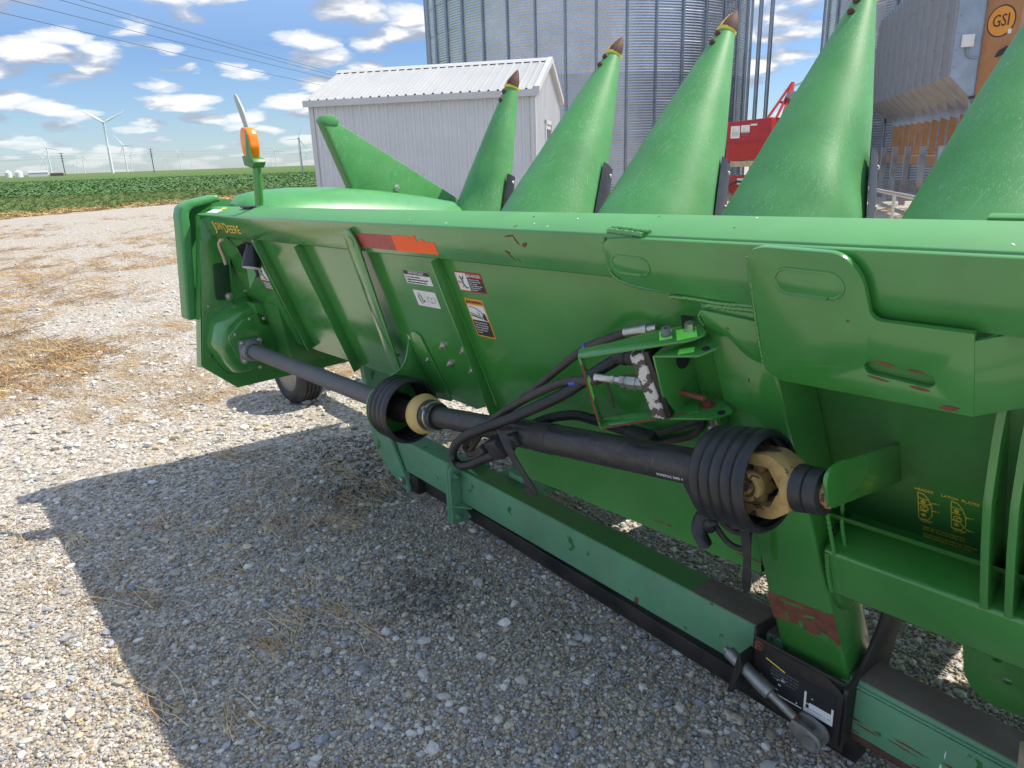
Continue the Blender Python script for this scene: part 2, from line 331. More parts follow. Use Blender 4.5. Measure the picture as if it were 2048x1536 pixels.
def b_gravel(t, P, V):
    cols = None; hs = None
    for sc_, w in ((38., 1.), (95., .5)):
        vo = N(t, 'ShaderNodeTexVoronoi', feature='F1', i_Scale=sc_, i_Randomness=1.0); L(t, V, vo.inputs['Vector'])
        sp_ = N(t, 'ShaderNodeSeparateColor'); L(t, vo.outputs['Color'], sp_.inputs[0])
        c = ramp(t, sp_.outputs[0], [(0, (.10, .088, .072)), (.25, (.27, .24, .20)), (.5, (.43, .38, .31)), (.75, (.52, .49, .45)), (1., (.72, .69, .64))])
        e = math_n(t, 'MULTIPLY', vo.outputs['Distance'], 1.0)
        if cols is None: cols = c; hs = e
        else: cols = mixc_(t, .45, cols, c); hs2 = e
    c = cols
    dirtf = ramp(t, noise_of(t, V, .9, 5.), [(.42, (0, 0, 0)), (.66, (1, 1, 1))])
    c = mixc_(t, math_n(t, 'MULTIPLY', dirtf, .30), c, (.36, .29, .20))
    # dead weeds lying in streaks
    stf = ramp(t, noise_of(t, V, 1.0, 5., .62, ((1.1, 3.2, 1), (0, 0, R(-38)))), [(.48, (0, 0, 0)), (.64, (1, 1, 1))])
    fin_ = ramp(t, noise_of(t, V, 26., 3., .6, ((.5, 2.2, 1), (0, 0, R(-30)))), [(.42, (0, 0, 0)), (.60, (1, 1, 1))])
    sx_ = N(t, 'ShaderNodeSeparateXYZ'); L(t, V, sx_.inputs[0])
    reg = math_n(t, 'MULTIPLY', math_n(t, 'SUBTRACT', -2.2, sx_.outputs[0]), .35, clamp=True)
    c = mixc_(t, math_n(t, 'MULTIPLY', math_n(t, 'MULTIPLY', math_n(t, 'MULTIPLY', stf, fin_), reg), .40), c, (.40, .26, .11))
    L(t, c, P.inputs['Base Color']); P.inputs['Roughness'].default_value = .9; P.inputs['Specular IOR Level'].default_value = .25
    b1 = N(t, 'ShaderNodeBump', i_Strength=.9, i_Distance=.012); b1.invert = True; L(t, hs, b1.inputs['Height'])
    b2 = N(t, 'ShaderNodeBump', i_Strength=.8, i_Distance=.005); b2.invert = True; L(t, hs2, b2.inputs['Height']); L(t, b1.outputs[0], b2.inputs['Normal'])
    L(t, b2.outputs[0], P.inputs['Normal'])
def b_field(t, P, V):
    a = noise_of(t, V, .02, 5., .6, ((1, 5, 1), (0, 0, R(55)))); b = noise_of(t, V, .8, 5., .7)
    c = ramp(t, a, [(.3, (.07, .145, .035)), (.55, (.09, .18, .045)), (.75, (.14, .21, .07))])
    c = mixc_(t, .5, c, ramp(t, b, [(.3, (.05, .11, .028)), (.7, (.12, .20, .055))]))
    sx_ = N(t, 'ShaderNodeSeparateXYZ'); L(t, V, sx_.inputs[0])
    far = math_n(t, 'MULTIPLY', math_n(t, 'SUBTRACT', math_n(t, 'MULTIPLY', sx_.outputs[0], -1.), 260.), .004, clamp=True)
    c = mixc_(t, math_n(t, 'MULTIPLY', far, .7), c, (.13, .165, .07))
    L(t, c, P.inputs['Base Color']); P.inputs['Roughness'].default_value = .9; P.inputs['Specular IOR Level'].default_value = .1
    bp = N(t, 'ShaderNodeBump', i_Strength=1., i_Distance=.35); L(t, b, bp.inputs['Height']); L(t, bp.outputs[0], P.inputs['Normal'])
def b_verge(t, P, V):
    b = noise_of(t, V, 2.2, 6., .7); a = noise_of(t, V, .22, 4.)
    c = ramp(t, b, [(.3, (.07, .12, .03)), (.6, (.13, .19, .055)), (.8, (.24, .23, .10))])
    c = mixc_(t, ramp(t, a, [(.55, (0, 0, 0)), (.72, (1, 1, 1))]), c, (.24, .20, .08))
    L(t, c, P.inputs['Base Color']); P.inputs['Roughness'].default_value = .95
    bp = N(t, 'ShaderNodeBump', i_Strength=1., i_Distance=.15); L(t, b, bp.inputs['Height']); L(t, bp.outputs[0], P.inputs['Normal'])
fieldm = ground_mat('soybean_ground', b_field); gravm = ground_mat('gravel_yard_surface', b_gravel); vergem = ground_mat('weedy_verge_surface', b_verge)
def sheet(name, pts, z, m):
    g = G(); g.bm.faces.new([g.bm.verts.new((x, y, z)) for x, y in pts]); o = g.done(name, m); return tag(o, kind='structure')
sheet('ground', [(-30000, -30000), (30000, -30000), (30000, 30000), (-30000, 30000)], -.012, fieldm)
def jag(a, b, n, amp):
    return [(a[0]+(b[0]-a[0])*i/n+random.uniform(-amp, amp), a[1]+(b[1]-a[1])*i/n+random.uniform(-amp, amp)) for i in range(n+1)]
edge = jag((-30, -12), (-37.1, 4.2), 10, .35)+jag((-37.3, 4.8), (-42.4, 16.3), 14, .35)+jag((-42.8, 17), (-52, 38), 12, .4)
SG = 1.0714
edge = [(x*SG, y*SG) for x, y in edge]
sheet('verge', [(-45, -60), (-26, -40)]+[(x+1.2, y) for x, y in edge]+[(-47, 64), (-53, 75), (-49, 35), (-57.5, 29), (-73.7, 8.6), (-90, -15)], -.008, vergem)
sheet('gravel_yard', [(80, -60), (-22, -60)]+edge+[(-46, 90), (60, 110)], 0.0, gravm)

# ---- loose stones, straw, weeds: real geometry, uncountable
Rm = np.array([[Rv.x, Rv.y, Rv.z], [Uv.x, Uv.y, Uv.z], [Fv.x, Fv.y, Fv.z]])
def in_view(P, mx=1.18):
    d = (P-np.array(CAM)) @ Rm.T
    return (d[:, 2] > .3) & (np.abs(d[:, 0]/d[:, 2]) < mx*1024/FPX) & (np.abs(d[:, 1]/d[:, 2]) < mx*768/FPX)
bmi = bmesh.new(); bmesh.ops.create_icosphere(bmi, subdivisions=1, radius=1); ICV = np.array([v.co[:] for v in bmi.verts]); ICF = np.array([[v.index for v in f.verts] for f in bmi.faces]); bmi.free()
def np_mesh(name, V, F, m, cols=None, smooth=False, label=None, cat=None):
    me = bpy.data.meshes.new(name); n, k = len(F), F.shape[1]
    me.vertices.add(len(V)); me.vertices.foreach_set('co', V.astype(np.float32).ravel())
    me.loops.add(n*k); me.loops.foreach_set('vertex_index', F.astype(np.int32).ravel())
    me.polygons.add(n); me.polygons.foreach_set('loop_start', np.arange(0, n*k, k, dtype=np.int32)); me.polygons.foreach_set('loop_total', np.full(n, k, np.int32))
    me.polygons.foreach_set('use_smooth', np.full(n, smooth))
    if cols is not None:
        at = me.color_attributes.new('Col', 'FLOAT_COLOR', 'POINT'); at.data.foreach_set('color', np.concatenate([cols, np.ones((len(cols), 1))], 1).astype(np.float32).ravel())
    me.update(); me.validate(); me.materials.append(m); o = bpy.data.objects.new(name, me); COL.objects.link(o); tag(o, label, cat, kind='stuff'); return o
def attr_mat(name, rough, bump=0., bs=100.):
    m, t, P = new_mat(name); a = N(t, 'ShaderNodeAttribute', attribute_name='Col'); L(t, a.outputs['Color'], P.inputs['Base Color']); P.inputs['Roughness'].default_value = rough; P.inputs['Specular IOR Level'].default_value = .3
    geo = N(t, 'ShaderNodeNewGeometry'); f = ramp(t, noise_of(t, geo.outputs['Position'], bs, 3.), [(.3, (.8, .8, .8)), (.7, (1.1, 1.1, 1.1))]); x = mixc_(t, 1.0, a.outputs['Color'], f, 'MULTIPLY'); L(t, x, P.inputs['Base Color'])
    return m
STM = attr_mat('stone_surface', .85)
PAL = np.array([(.42, .37, .30), (.31, .27, .215), (.46, .43, .385), (.35, .35, .36), (.54, .52, .49), (.22, .195, .17), (.42, .32, .21), (.47, .40, .30), (.29, .30, .325)])
def stones(name, P, rad, flat, smooth, label, pal=PAL, jit=.22, gain=1.0):
    n = len(P); v = ICV[None]*(1+rng.uniform(-jit, jit, (n, 12, 1)))
    s = np.stack([rng.uniform(.75, 1.35, n), rng.uniform(.6, 1.0, n), rng.uniform(*flat, n)], 1)*rad[:, None]
    v = v*s[:, None, :]
    a = rng.uniform(0, 2*np.pi, n); tl = rng.normal(0, .25, n); ca, sa, ct_, st_ = np.cos(a), np.sin(a), np.cos(tl), np.sin(tl)
    x, y, z = v[..., 0], v[..., 1], v[..., 2]
    y, z = y*ct_[:, None]-z*st_[:, None], y*st_[:, None]+z*ct_[:, None]
    x, y = x*ca[:, None]-y*sa[:, None], x*sa[:, None]+y*ca[:, None]
    V = np.stack([x, y, z], 2)+P[:, None, :]+np.array([0, 0, 1])*(s[:, 2]*.55)[:, None, None]
    F = (ICF[None]+(np.arange(n)*12)[:, None, None]).reshape(-1, 3)
    c = pal[rng.integers(0, len(pal), n)]*rng.uniform(.75, 1.2, (n, 1))*gain*np.array([1.13, 1.12, 1.09])
    for sx_, sy_, sr_ in ((-2.33, 1.46, .16), (-4.0, 2.1, .34), (-3.45, 1.85, .25)):       # old oil and damp spots
        q = np.hypot(P[:, 0]-sx_, P[:, 1]-sy_)/sr_*(1+rng.normal(0, .25, n)); c = c*np.where(q < 1, .42, 1.)[:, None]
    return np_mesh(name, V.reshape(-1, 3), F, STM, np.repeat(c, 12, 0), smooth, label, 'gravel')
def scatter(n, dmin, dmax, power, clump=None):
    """points on the yard in view, thinning with distance from the viewer"""
    out = []; tot = 0
    while tot < n:
        k = n*3; u = rng.uniform(0, 1, k); d = (dmin**(1-power)+u*(dmax**(1-power)-dmin**(1-power)))**(1/(1-power)) if power != 1 else dmin*(dmax/dmin)**u
        a = rng.uniform(R(-4), R(92), k); P = np.stack([-d*np.sin(a), d*np.cos(a), np.zeros(k)], 1)
        keep = in_view(P)
        if clump is not None: keep &= clump(P)
        P = P[keep]; out.append(P); tot += len(P)
    return np.concatenate(out)[:n]
def nz2(P, s, off=0.):
    return np.array([mnoise.noise(Vector((x*s+off, y*s, .3+off))) for x, y, _ in P])
P = scatter(82000, .55, 4.8, 1.1); stones('pea_gravel', P, rng.gamma(6, .00086, len(P)).clip(.0024, .012), (.55, .9), True, 'fine rounded pea gravel around and below the header', jit=.10)
P = scatter(24000, .9, 12., .45); stones('crushed_stone', P, rng.gamma(2.4, .0030, len(P)).clip(.004, .024)*(1+.03*np.hypot(P[:, 0], P[:, 1])), (.4, .75), False, 'loose angular crushed limestone strewn over the yard', pal=PAL[[0, 2, 3, 4, 4, 8, 7]], gain=1.08)
P = scatter(9000, 5, 30., 1.3); stones('far_stone', P, rng.gamma(2.5, .006, len(P)).clip(.008, .035), (.4, .7), False, 'scattered pale stones on the far part of the yard', pal=PAL[[0, 2, 4, 4, 7]], gain=1.1)
def strands(name, C, n_each, length, width, lift, palette, label, cat, heading=None, spread=1.0, sag=.5):
    n = len(C)*n_each; c = np.repeat(C, n_each, 0)
    hd_ = np.repeat(rng.uniform(0, 2*np.pi, len(C)) if heading is None else rng.normal(heading, .5, len(C)), n_each)+rng.normal(0, spread, n)
    ln = rng.uniform(.4, 1.0, n)*np.repeat(rng.uniform(.6, 1.2, len(C)), n_each)*length; el = np.abs(rng.normal(0, lift, n))
    o = c+np.stack([rng.normal(0, .22, n)*length, rng.normal(0, .22, n)*length, np.zeros(n)], 1); o[:, 2] = .008+rng.uniform(0, .012, n)
    d = np.stack([np.cos(hd_)*np.cos(el), np.sin(hd_)*np.cos(el), np.sin(el)], 1); sdv = np.stack([-np.sin(hd_), np.cos(hd_), np.zeros(n)], 1)
    bend = rng.normal(0, .25, n)
    S = []
    for t_, w in ((0, 1.), (.5, .9), (1., .25)):
        p = o+d*(ln*t_)[:, None]+sdv*(bend*ln*t_*t_)[:, None]; p[:, 2] -= sag*ln*np.sin(el)*t_*t_*.6; p[:, 2] = np.maximum(p[:, 2], .006)
        S += [p+sdv*(width*w/2)[:, None] if isinstance(width, np.ndarray) else p+sdv*(width*w/2), p-sdv*(width*w/2)+np.array([0, 0, width*.5])]
    V = np.stack(S, 1).reshape(-1, 3); b = (np.arange(n)*6)[:, None]
    F = np.concatenate([b+np.array([0, 1, 3, 2]), b+np.array([2, 3, 5, 4])])
    col = palette[rng.integers(0, len(palette), n)]*rng.uniform(.7, 1.2, (n, 1))
    return np_mesh(name, V, F, STRM, np.repeat(col, 6, 0), False, label, cat)
STRM = attr_mat('dry_stem_surface', .75)
SP = np.array([(.52, .36, .16), (.60, .45, .24), (.44, .27, .11), (.34, .19, .09), (.64, .53, .34)])
P = scatter(1250, 1.6, 12., .35, lambda Q: (nz2(Q, .8, 5.) > .0) & (Q[:, 0] < -1.5) & (Q[:, 1] < 3.4))
P = P[(P[:, 0] < -4.4) | (rng.uniform(0, 1, len(P)) < .07)]
strands('dead_weeds', P, 15, .22, .0028, .16, SP, 'dry straw coloured weeds lying in thin tufts on the gravel', 'straw', heading=R(165), spread=.30)
P = scatter(1300, 7., 34., 1.0, lambda Q: (nz2(Q, .30, 2.) > .05) & (Q[:, 0] < -6))
strands('dead_weeds', P, 13, .40, .008, .24, SP[[0, 1, 2, 2, 3]], 'brown patches of dead weeds across the far yard', 'straw', heading=R(160), spread=.6)
GP = np.array([(.12, .20, .05), (.16, .23, .07), (.10, .17, .045), (.22, .23, .09), (.14, .21, .06)])
def band(n, fa, fb, az0, az1):
    a = rng.uniform(R(az0), R(az1), n); t_ = rng.uniform(0, 1, n); d = fa(np.degrees(a))*(1-t_)+fb(np.degrees(a))*t_
    return np.stack([-d*np.sin(a), d*np.cos(a), np.zeros(n)], 1)
ge = lambda z: np.interp(z, [55, 63, 68.9, 83.6, 92], [64, 54.6, 48.6, 40, 36]); fe = lambda z: np.interp(z, [55, 63.2, 75, 83.4, 92], [61, 64, 70.5, 74, 79])
P = band(2600, ge, fe, 60, 90); strands('verge_grass', P, 14, .45, .022, .6, GP, 'tall weedy grass along the edge of the gravel', 'grass', spread=2., sag=.6)
P = band(700, lambda z: ge(z)-1.2, lambda z: ge(z)+2.5, 60, 90); strands('verge_grass', P, 14, .5, .028, .35, SP[[0, 1, 2]], 'dried grass fringe where gravel meets weeds', 'grass', spread=2., sag=.6)
# soybean canopy: leaf quads in rows
n = 85000; a = rng.uniform(R(60), R(90), n); u = rng.uniform(0, 1, n); d = fe(np.degrees(a))*(1+u*u*2.4); P = np.stack([-d*np.sin(a), d*np.cos(a), np.zeros(n)], 1)
row = np.array([math.cos(R(112)), math.sin(R(112))]); off = (P[:, 0]*row[0]+P[:, 1]*row[1]); sn = np.round(off/.76)*.76; P[:, :2] += ((sn-off)+rng.normal(0, .16, n))[:, None]*row
P[:, 2] = rng.uniform(.02, .12, n)+.03*nz2(P, .07)
th = rng.uniform(0, 2*np.pi, n); ti = rng.uniform(-.7, .7, n); s = rng.uniform(.05, .11, n)*(1+u*1.8)
e1 = np.stack([np.cos(th), np.sin(th), np.sin(ti)*.6], 1)*s[:, None]; e2 = np.stack([-np.sin(th), np.cos(th), rng.uniform(-.5, .5, n)], 1)*s[:, None]*.8
V = np.stack([P-e1, P-e2, P+e1, P+e2], 1).reshape(-1, 3); F = np.arange(n*4).reshape(-1, 4)
c = np.array([(.085, .17, .045), (.10, .20, .055), (.12, .22, .07), (.075, .15, .04)])[rng.integers(0, 4, n)]*rng.uniform(.85, 1.12, (n, 1))
np_mesh('soybean_crop', V, F, attr_mat('leaf_surface', .6), np.repeat(c, 4, 0), False, 'low green soybean crop filling the field to the horizon', 'crop')
# ------------------------------------------------------------------ the corn header (its own frame: x along it, y forward, z up its back)
TILT = math.atan(.018); NOSE = R(20)
HM = Matrix.Rotation(-TILT, 4, 'Y') @ Matrix.Rotation(NOSE, 4, 'X')
HO = Vector((0, 1.35, 1.5173+DZ)); HMAT = Matrix.Translation(HO) @ HM; HINV = HMAT.inverted()
def W2H(p): return HINV @ Vector(p)
hd = empty('corn_header', 'long green corn header resting on a transport cart, snouts folded up', 'corn header')
hd.matrix_world = HMAT
PI2 = math.pi/2
# main beam
beam = G().box(-4.17, 2.3, 0, .122, -.122, 0).done('main_beam', GREENB, hd, bevel=.007, seg=3)
def noisy_bead(name, pts, r, parent, m=GREENB, n=7):
    P = resample(smooth_path(pts, 10), r*.55)
    G().tube([p+Vector((0, (random.random()-.5)*r*.25, (random.random()-.5)*r*.35)) for p in P], r, n, rf=lambda t_: .92+.14*abs(math.sin(t_*len(P)*.55))).done(name, m, parent)
# reinforcing sleeve and its welds
slv = rpoly([(-1.205, -.012), (-1.13, -.004), (1.6, -.004), (1.6, -.150), (-.80, -.1495), (-1.05, -.140), (-1.165, -.128), (-1.215, -.09)], [.02, .01, 0, 0, 0, .02, .03, .03])
sl = G().prism(slv, 'y', -.011, 0.004).done('reinforcing_sleeve', GREENB, hd, bevel=.004)
noisy_bead('weld_bead', [(-1.205, -.004, -.01), (-1.212, -.004, -.06), (-1.205, -.004, -.11), (-1.15, -.004, -.133), (-1.05, -.004, -.143)], .0045, sl)
noisy_bead('weld_bead', [(-1.20, .012, .0035), (-1.15, .006, .004), (-1.08, .0, .001)], .006, sl)
noisy_bead('weld_bead', [(-1.20, .028, .0035), (-1.14, .022, .004), (-1.07, .012, .003)], .005, sl)
noisy_bead('weld_bead', [(x, -.004, -.153+.002*math.sin(x*30)) for x in (-1.04, -.98, -.92, -.86, -.80)], .006, sl)
noisy_bead('weld_bead', [(x, .002, -.166) for x in (-.95, -.90, -.85, -.80)], .008, sl)
def weld_oval(cx, cz, w, hh, y, parent, r=.0035):
    o_ = oval(cx, cz, w, hh, 10, R(-2)); P = [Vector((a, y, b)) for a, b in o_+o_[:1]]
    g = G().prism(oval(cx, cz, w, hh, 10, R(-2)), 'y', y-.0008, y+.002).done('plug_weld', GREENB, parent, bevel=.0006)
    G().tube(resample(P, .004), r, 6, cap=False).done('weld_bead', GREENB, parent)
weld_oval(-1.135, -.075, .115, .047, -.0112, sl)
# big latch gusset in front of the beam, folded at its right end, with a slot
gp = rpoly([(-.795, -.006), (-.76, .004), (-.60, -.001), (-.566, -.045), (-.556, -.135), (-.385, -.1375), (-.385, -.312), (-.765, -.315), (-.795, -.292)], [.025, .01, .035, .03, .022, 0, 0, .012, .012], 5)
gu = G().prism(gp, 'y', -.034, -.022, holes=[oval(-.512, -.246, .128, .031, 8, R(-5))]).done('latch_gusset', GREEN, hd, bevel=.002)
G().prism([(-.385, -.034), (-.29, .045), (-.10, .045), (-.10, .055), (-.295, .055), (-.385, -.022)], 'z', -.312, -.152).done('gusset_fold', GREEN, gu, bevel=.002)
G().box(-.64, -.40, -.0205, -.0105, -.30, -.19).done('slot_backing', GREEND, gu)
weld_oval(-.672, -.068, .138, .056, -.0345, gu)
noisy_bead('weld_bead', [(-.797, -.030, -.02), (-.799, -.03, -.1), (-.80, -.03, -.2), (-.798, -.03, -.285)], .004, gu)
def patch(name, cx, cz, w, hh, y, parent, m=RUST, ang=0., n=18, rough=.35, ax='y'):
    pts = []
    for k in range(n):
        a = 2*math.pi*k/n; q = 1-rough*random.random(); x = math.cos(a)*w/2*q; z = math.sin(a)*hh/2*q
        pts.append((cx+x*math.cos(ang)-z*math.sin(ang), cz+x*math.sin(ang)+z*math.cos(ang)))
    return G().prism(pts, ax, y-.0006, y+.0004).done(name, m, parent)
for cx, cz, w, hh, a in ((-.535, -.227, .042, .008, -.12), (-.48, -.233, .03, .007, -.1), (-.55, -.264, .045, .006, -.15), (-.475, -.270, .038, .008, -.1), (-.425, -.303, .040, .014, .15), (-.60, -.142, .006, .005, 0)):
    patch('rust_patch', cx, cz, w, hh, -.0345, gu, ang=a, rough=.3)
for k in range(9):
    x0 = -.30+random.random()*.06; z0 = -.23-random.random()*.07
    G().tube(smooth_path([(x0, .048, z0), (x0+.02, .0475, z0+.012+random.random()*.02), (x0+.05, .0475, z0+.01*random.random())], 5), .0035, 5).done('rust_patch', RUST, gu)
# rear leg of the frame tower
lg = G().prism([(-.968, -.126), (-.81, -.126), (-.704, -1.385), (-.910, -1.385)], 'y', 0, .1515).done('tower_leg', GREEN, hd, bevel=.010, seg=3)
lp = G().prism(rpoly([(-.962, -.176), (-.79, -.19), (-.79, -.302), (-.85, -.292), (-.90, -.232), (-.952, -.222)], [.012, 0, 0, .05, .05, .03], 5), 'y', -.010, .002).done('doubler_plate', GREEN, lg, bevel=.003)
noisy_bead('weld_bead', [(-.955, -.006, -.18), (-.966, -.006, -.20), (-.957, -.005, -.222)], .004, lg, GREEN)
noisy_bead('weld_bead', [(-.715, .004, -.62), (-.708, .004, -.80), (-.70, .004, -1.0)], .005, lg, GREEN)
noisy_bead('weld_bead', [(-.71, .03, -.60), (-.69, .04, -.68), (-.697, .04, -.80), (-.688, .04, -.95)], .005, lg, GREEN)
G().prism([(-.925, -1.115), (-.725, -1.10), (-.716, -1.225), (-.75, -1.20), (-.80, -1.225), (-.85, -1.21), (-.917, -1.225)], 'y', -.0008, .001).done('rust_patch', RUST, lg)
for cx, cz, w, hh, a in ((-.85, -1.105, .10, .014, .05), (-.80, -1.13, .05, .018, .3), (-.87, -1.165, .012, .05, .3), (-.76, -1.19, .03, .045, .2), (-.83, -1.18, .02, .04, -.2)):
    patch('paint_remnant', cx, cz-.02, w, hh, -.0012, lg, GREEN, ang=a, rough=.5)
patch('rust_patch', -.89, -.2155, .007, .005, -.0105, lg); patch('rust_patch', -.865, -.36, .004, .012, -.0008, lg)
G().prism(rpoly([(.02, -.88), (.12, -.86), (.125, -1.13), (.06, -1.14), (.02, -1.08)], .03), 'x', -.752, -.712).done('side_gusset', GREEND, lg, bevel=.006)
# inner panel with print, lower cross tube, upright channel
ip = G().prism(rect(-.79, 1.2, -.93, -.13), 'y', .150, .156).done('feeder_panel', GREEND, hd)
G().box(-.70, 1.2, .138, .150, -.958, -.925).done('panel_lip', GREEN, ip, bevel=.002)
lt = G().box(-.735, 1.2, .0, .20, -1.012, -.852).done('lower_cross_tube', GREEN, hd, bevel=.012, seg=3)
noisy_bead('weld_bead', [(-.722, -.001, -.86), (-.724, -.003, -.93), (-.722, -.001, -1.0)], .006, lt, GREEN)
for x, mm in ((-.372, GREEND), (-.326, GREEND), (-.280, GREEND)):
    rp = [(.148, -.30), (.085, -.34), (.045, -.42), (.005, -.54), (-.004, -.66), (-.004, -.852), (.148, -.852)]
    G().prism(rp, 'x', x-.008, x+.008).done('upright_plate', GREEN, hd, bevel=.0015)
G().box(-.364, -.288, .09, .10, -.852, -.33).done('channel_web', GREEND, hd)
G().box(-.262, .5, -.004, .004, -.851, -.33).done('upright_face', GREEN, hd, bevel=.002)
lbp = rpoly([(-.445, -1.0), (.6, -1.0), (.6, -1.27), (-.30, -1.30), (-.40, -1.31), (-.44, -1.24)], [0, 0, 0, .05, .06, .05], 5)
lb = G().prism(lbp, 'y', .085, .098, holes=[circ(-.37, -1.12, .012), circ(-.345, -1.19, .012)]).done('lower_bracket', GREEND, hd, bevel=.002)
G().prism(oval(-.25, -1.09, .04, .02), 'y', .080, .086).done('slot_rim', GREEN, lb)
# storage holder plate for the driveline yoke
hp = rpoly([(.149, -.575), (.149, -.69), (-.10, -.552), (-.185, -.505), (-.178, -.415), (-.12, -.425)], [0, 0, .02, .035, .045, .03], 6)
G().prism(hp, 'x', -.606, -.597).done('yoke_holder', GREEN, hd, bevel=.002)
# back sheet and the flanges of its panels
bs_ = G().box(-4.09, -3.475, .020, .026, -.755, -.118).done('back_sheet', GREEN, hd)
G().box(-3.475, -3.018, .018, .024, -.755, -.118).done('back_sheet', GREEN, hd)
G().box(-3.018, -1.982, .020, .026, -.760, -.118).done('back_sheet', GREEN, hd)
mid = G().grid([[(x, y, z) for x in (-1.982, -.93)] for y, z in ((.019, -.118), (.019, -.935), (-.004, -1.045), (.10, -1.05), (.6, -.98))]).done('back_sheet', GREEN, hd)
for k in range(10):
    patch('rust_patch', -1.30+.06*k*random.random()+.02*k, -1.0-.03*random.random(), .02+.05*random.random(), .008+.012*random.random(), .004, mid, ang=random.random()*.6-.3, rough=.6)
for x, zb in ((-3.475, -.735), (-3.022, -.775), (-1.987, -.80)):
    f_ = G().box(x-.004, x+.003, -.024, .0195, zb, -.119).done('panel_flange', GREEN, hd, bevel=.001)
G().box(-3.62, -3.50, .013, .0195, -.74, -.122).done('panel_doubler', GREEN, hd, bevel=.003)
def bolt(x, y, z, r, parent, m=ZINC, ax=(0, -1, 0), washer=True, name='bolt', stud=True):
    g = G(); d = Vector(ax); o_ = Vector((x, y, z))
    if washer: g.lathe([(0, r*1.7), (r*.28, r*1.7), (r*.30, r*1.2)], o_, d, 14)
    g.lathe([(r*.25, r*1.08), (r*1.0, r*1.08), (r*1.12, r*.85)], o_, d, 6)
    if stud: g.lathe([(r*1.1, r*.55), (r*1.9, r*.55), (r*2.0, r*.45)], o_, d, 10)
    return g.done(name, m, parent)
for x, z in ((-2.193, -.506), (-2.062, -.505), (-2.19, -.585), (-2.056, -.59), (-2.339, -.593)): bolt(x, .019, z, .0095, hd)
for x, z in ((-2.01, -.45), (-2.01, -.60), (-2.008, -.70), (-3.045, -.37), (-3.045, -.60), (-3.04, -.72), (-3.53, -.33), (-3.53, -.52), (-3.52, -.69)): bolt(x, .019 if x > -3.4 else .0125, z, .006, hd, washer=False)
# unseen pan and row boxes behind the beam, added to block the sun
G().grid([[(x, y, z) for x in (-4.08, 1.5)] for y, z in ((.021, -.735), (.05, -.78), (.12, -.86), (.5, -.93), (1.0, -.80))]).done('shadow_pan', GREEND, hd)
for k in range(7): G().prism([(.85, -.98), (1.8, -1.30), (1.85, -1.15), (.85, -.78)], 'x', -3.98+.762*k, -3.36+.762*k).done('row_sun_block', GREEND, hd)
# pivoting prop arm with its bolt, reflective tape
am = rpoly([(-2.452, -.60), (-2.452, -.05), (-2.49, -.022), (-2.535, -.04), (-2.558, -.30), (-2.592, -.668), (-2.515, -.668)], [0, .03, .045, .04, 0, .004, .004], 5)
am = rpoly([(-2.442, -.075), (-2.470, -.020), (-2.522, -.028), (-2.532, -.08), (-2.592, -.672), (-2.520, -.660)], [.03, .03, .03, .03, .004, .004], 5)
ar = G().prism(am, 'y', -.0165, -.0085, M=Matrix.Translation((0, 0, 0)) @ Matrix.Rotation(R(-1.5), 4, 'X')).done('prop_arm', GREENB, hd, bevel=.0015)
G().lathe([(0, .021), (.003, .021), (.004, .017)], (-2.487, -.0175, -.072), (0, -1, 0), 18).done('pivot_pin', GREENB, ar)
G().prism([(-2.585, -.598), (-2.522, -.590), (-2.521, -.602), (-2.586, -.610)], 'y', -.0075, -.0005).done('stop_weld', CARTG, ar)
G().prism([(-2.457, -.101), (-2.209, -.101), (-2.209, -.043), (-2.457, -.043)], 'y', -.0012, 0).done('reflective_tape', REDT, beam)
torn = [(-2.2085, -.102), (-1.957, -.102), (-1.957, -.060), (-1.972, -.058), (-1.985, -.062), (-1.995, -.055), (-2.01, -.060), (-2.022, -.050), (-2.038, -.052), (-2.05, -.062), (-2.058, -.058), (-2.062, -.044), (-2.055, -.036), (-2.075, -.038), (-2.088, -.045), (-2.092, -.054), (-2.10, -.044), (-2.108, -.041), (-2.2085, -.042)]
G().prism(torn, 'y', -.0013, 0).done('reflective_tape', FLUOR, beam)['label'] = 'torn fluorescent orange tape'
# scrapes and droppings on the beam
for x, z, w, hh, a in ((-1.57, -.02, .05, .008, .1), (-1.545, -.032, .008, .045, .5), (-1.515, -.045, .03, .02, .3), (-1.60, -.072, .03, .012, -.3), (-1.585, -.088, .035, .006, -.7), (-1.56, -.095, .022, .005, -.8)): patch('rust_patch', x, z, w, hh, -.0006, beam, ang=a, rough=.6)
for k in range(14): patch('bird_dropping', -2.6+3.0*random.random(), .02+.09*random.random(), .004+.012*random.random(), .003+.003*random.random(), .0005, beam, WHITE if k % 3 else RUSTD, ang=random.random()*3, ax='z', n=9)
patch('bird_dropping', -.42, -.035, .007, .02, -.0006, beam, WHITE); patch('bird_dropping', -.425, -.055, .004, .008, -.0006, beam, WHITE)
G().box(-.42, 1.2, .1225, .142, -.012, .003).done('top_cover_plate', GREENB, hd, bevel=.002)
for dx_, m_, y_ in ((.004, BLACKV, -.0004), (0, YELV, -.0009)):
    for s_, sz, x, z, wd_ in (('J', .074, -3.955, -.060, .030), ('OHN', .058, -3.890, -.060, .088), ('D', .078, -3.805, -.068, .046), ('EERE', .060, -3.697, -.073, .150)):
        o = text('maker_lettering', s_, sz, (x+dx_, y_, z-dx_), m_, beam); bpy.context.view_layer.update(); o.scale.x = wd_/max(o.dimensions.x, 1e-4)
G().prism(rect(-4.08, -3.93, .035, .075), 'z', 0, .0006).done('top_label', WHITE, beam); G().prism(rect(-4.0, -3.93, .085, .10), 'z', 0, .0007).done('top_label', YELV, beam)
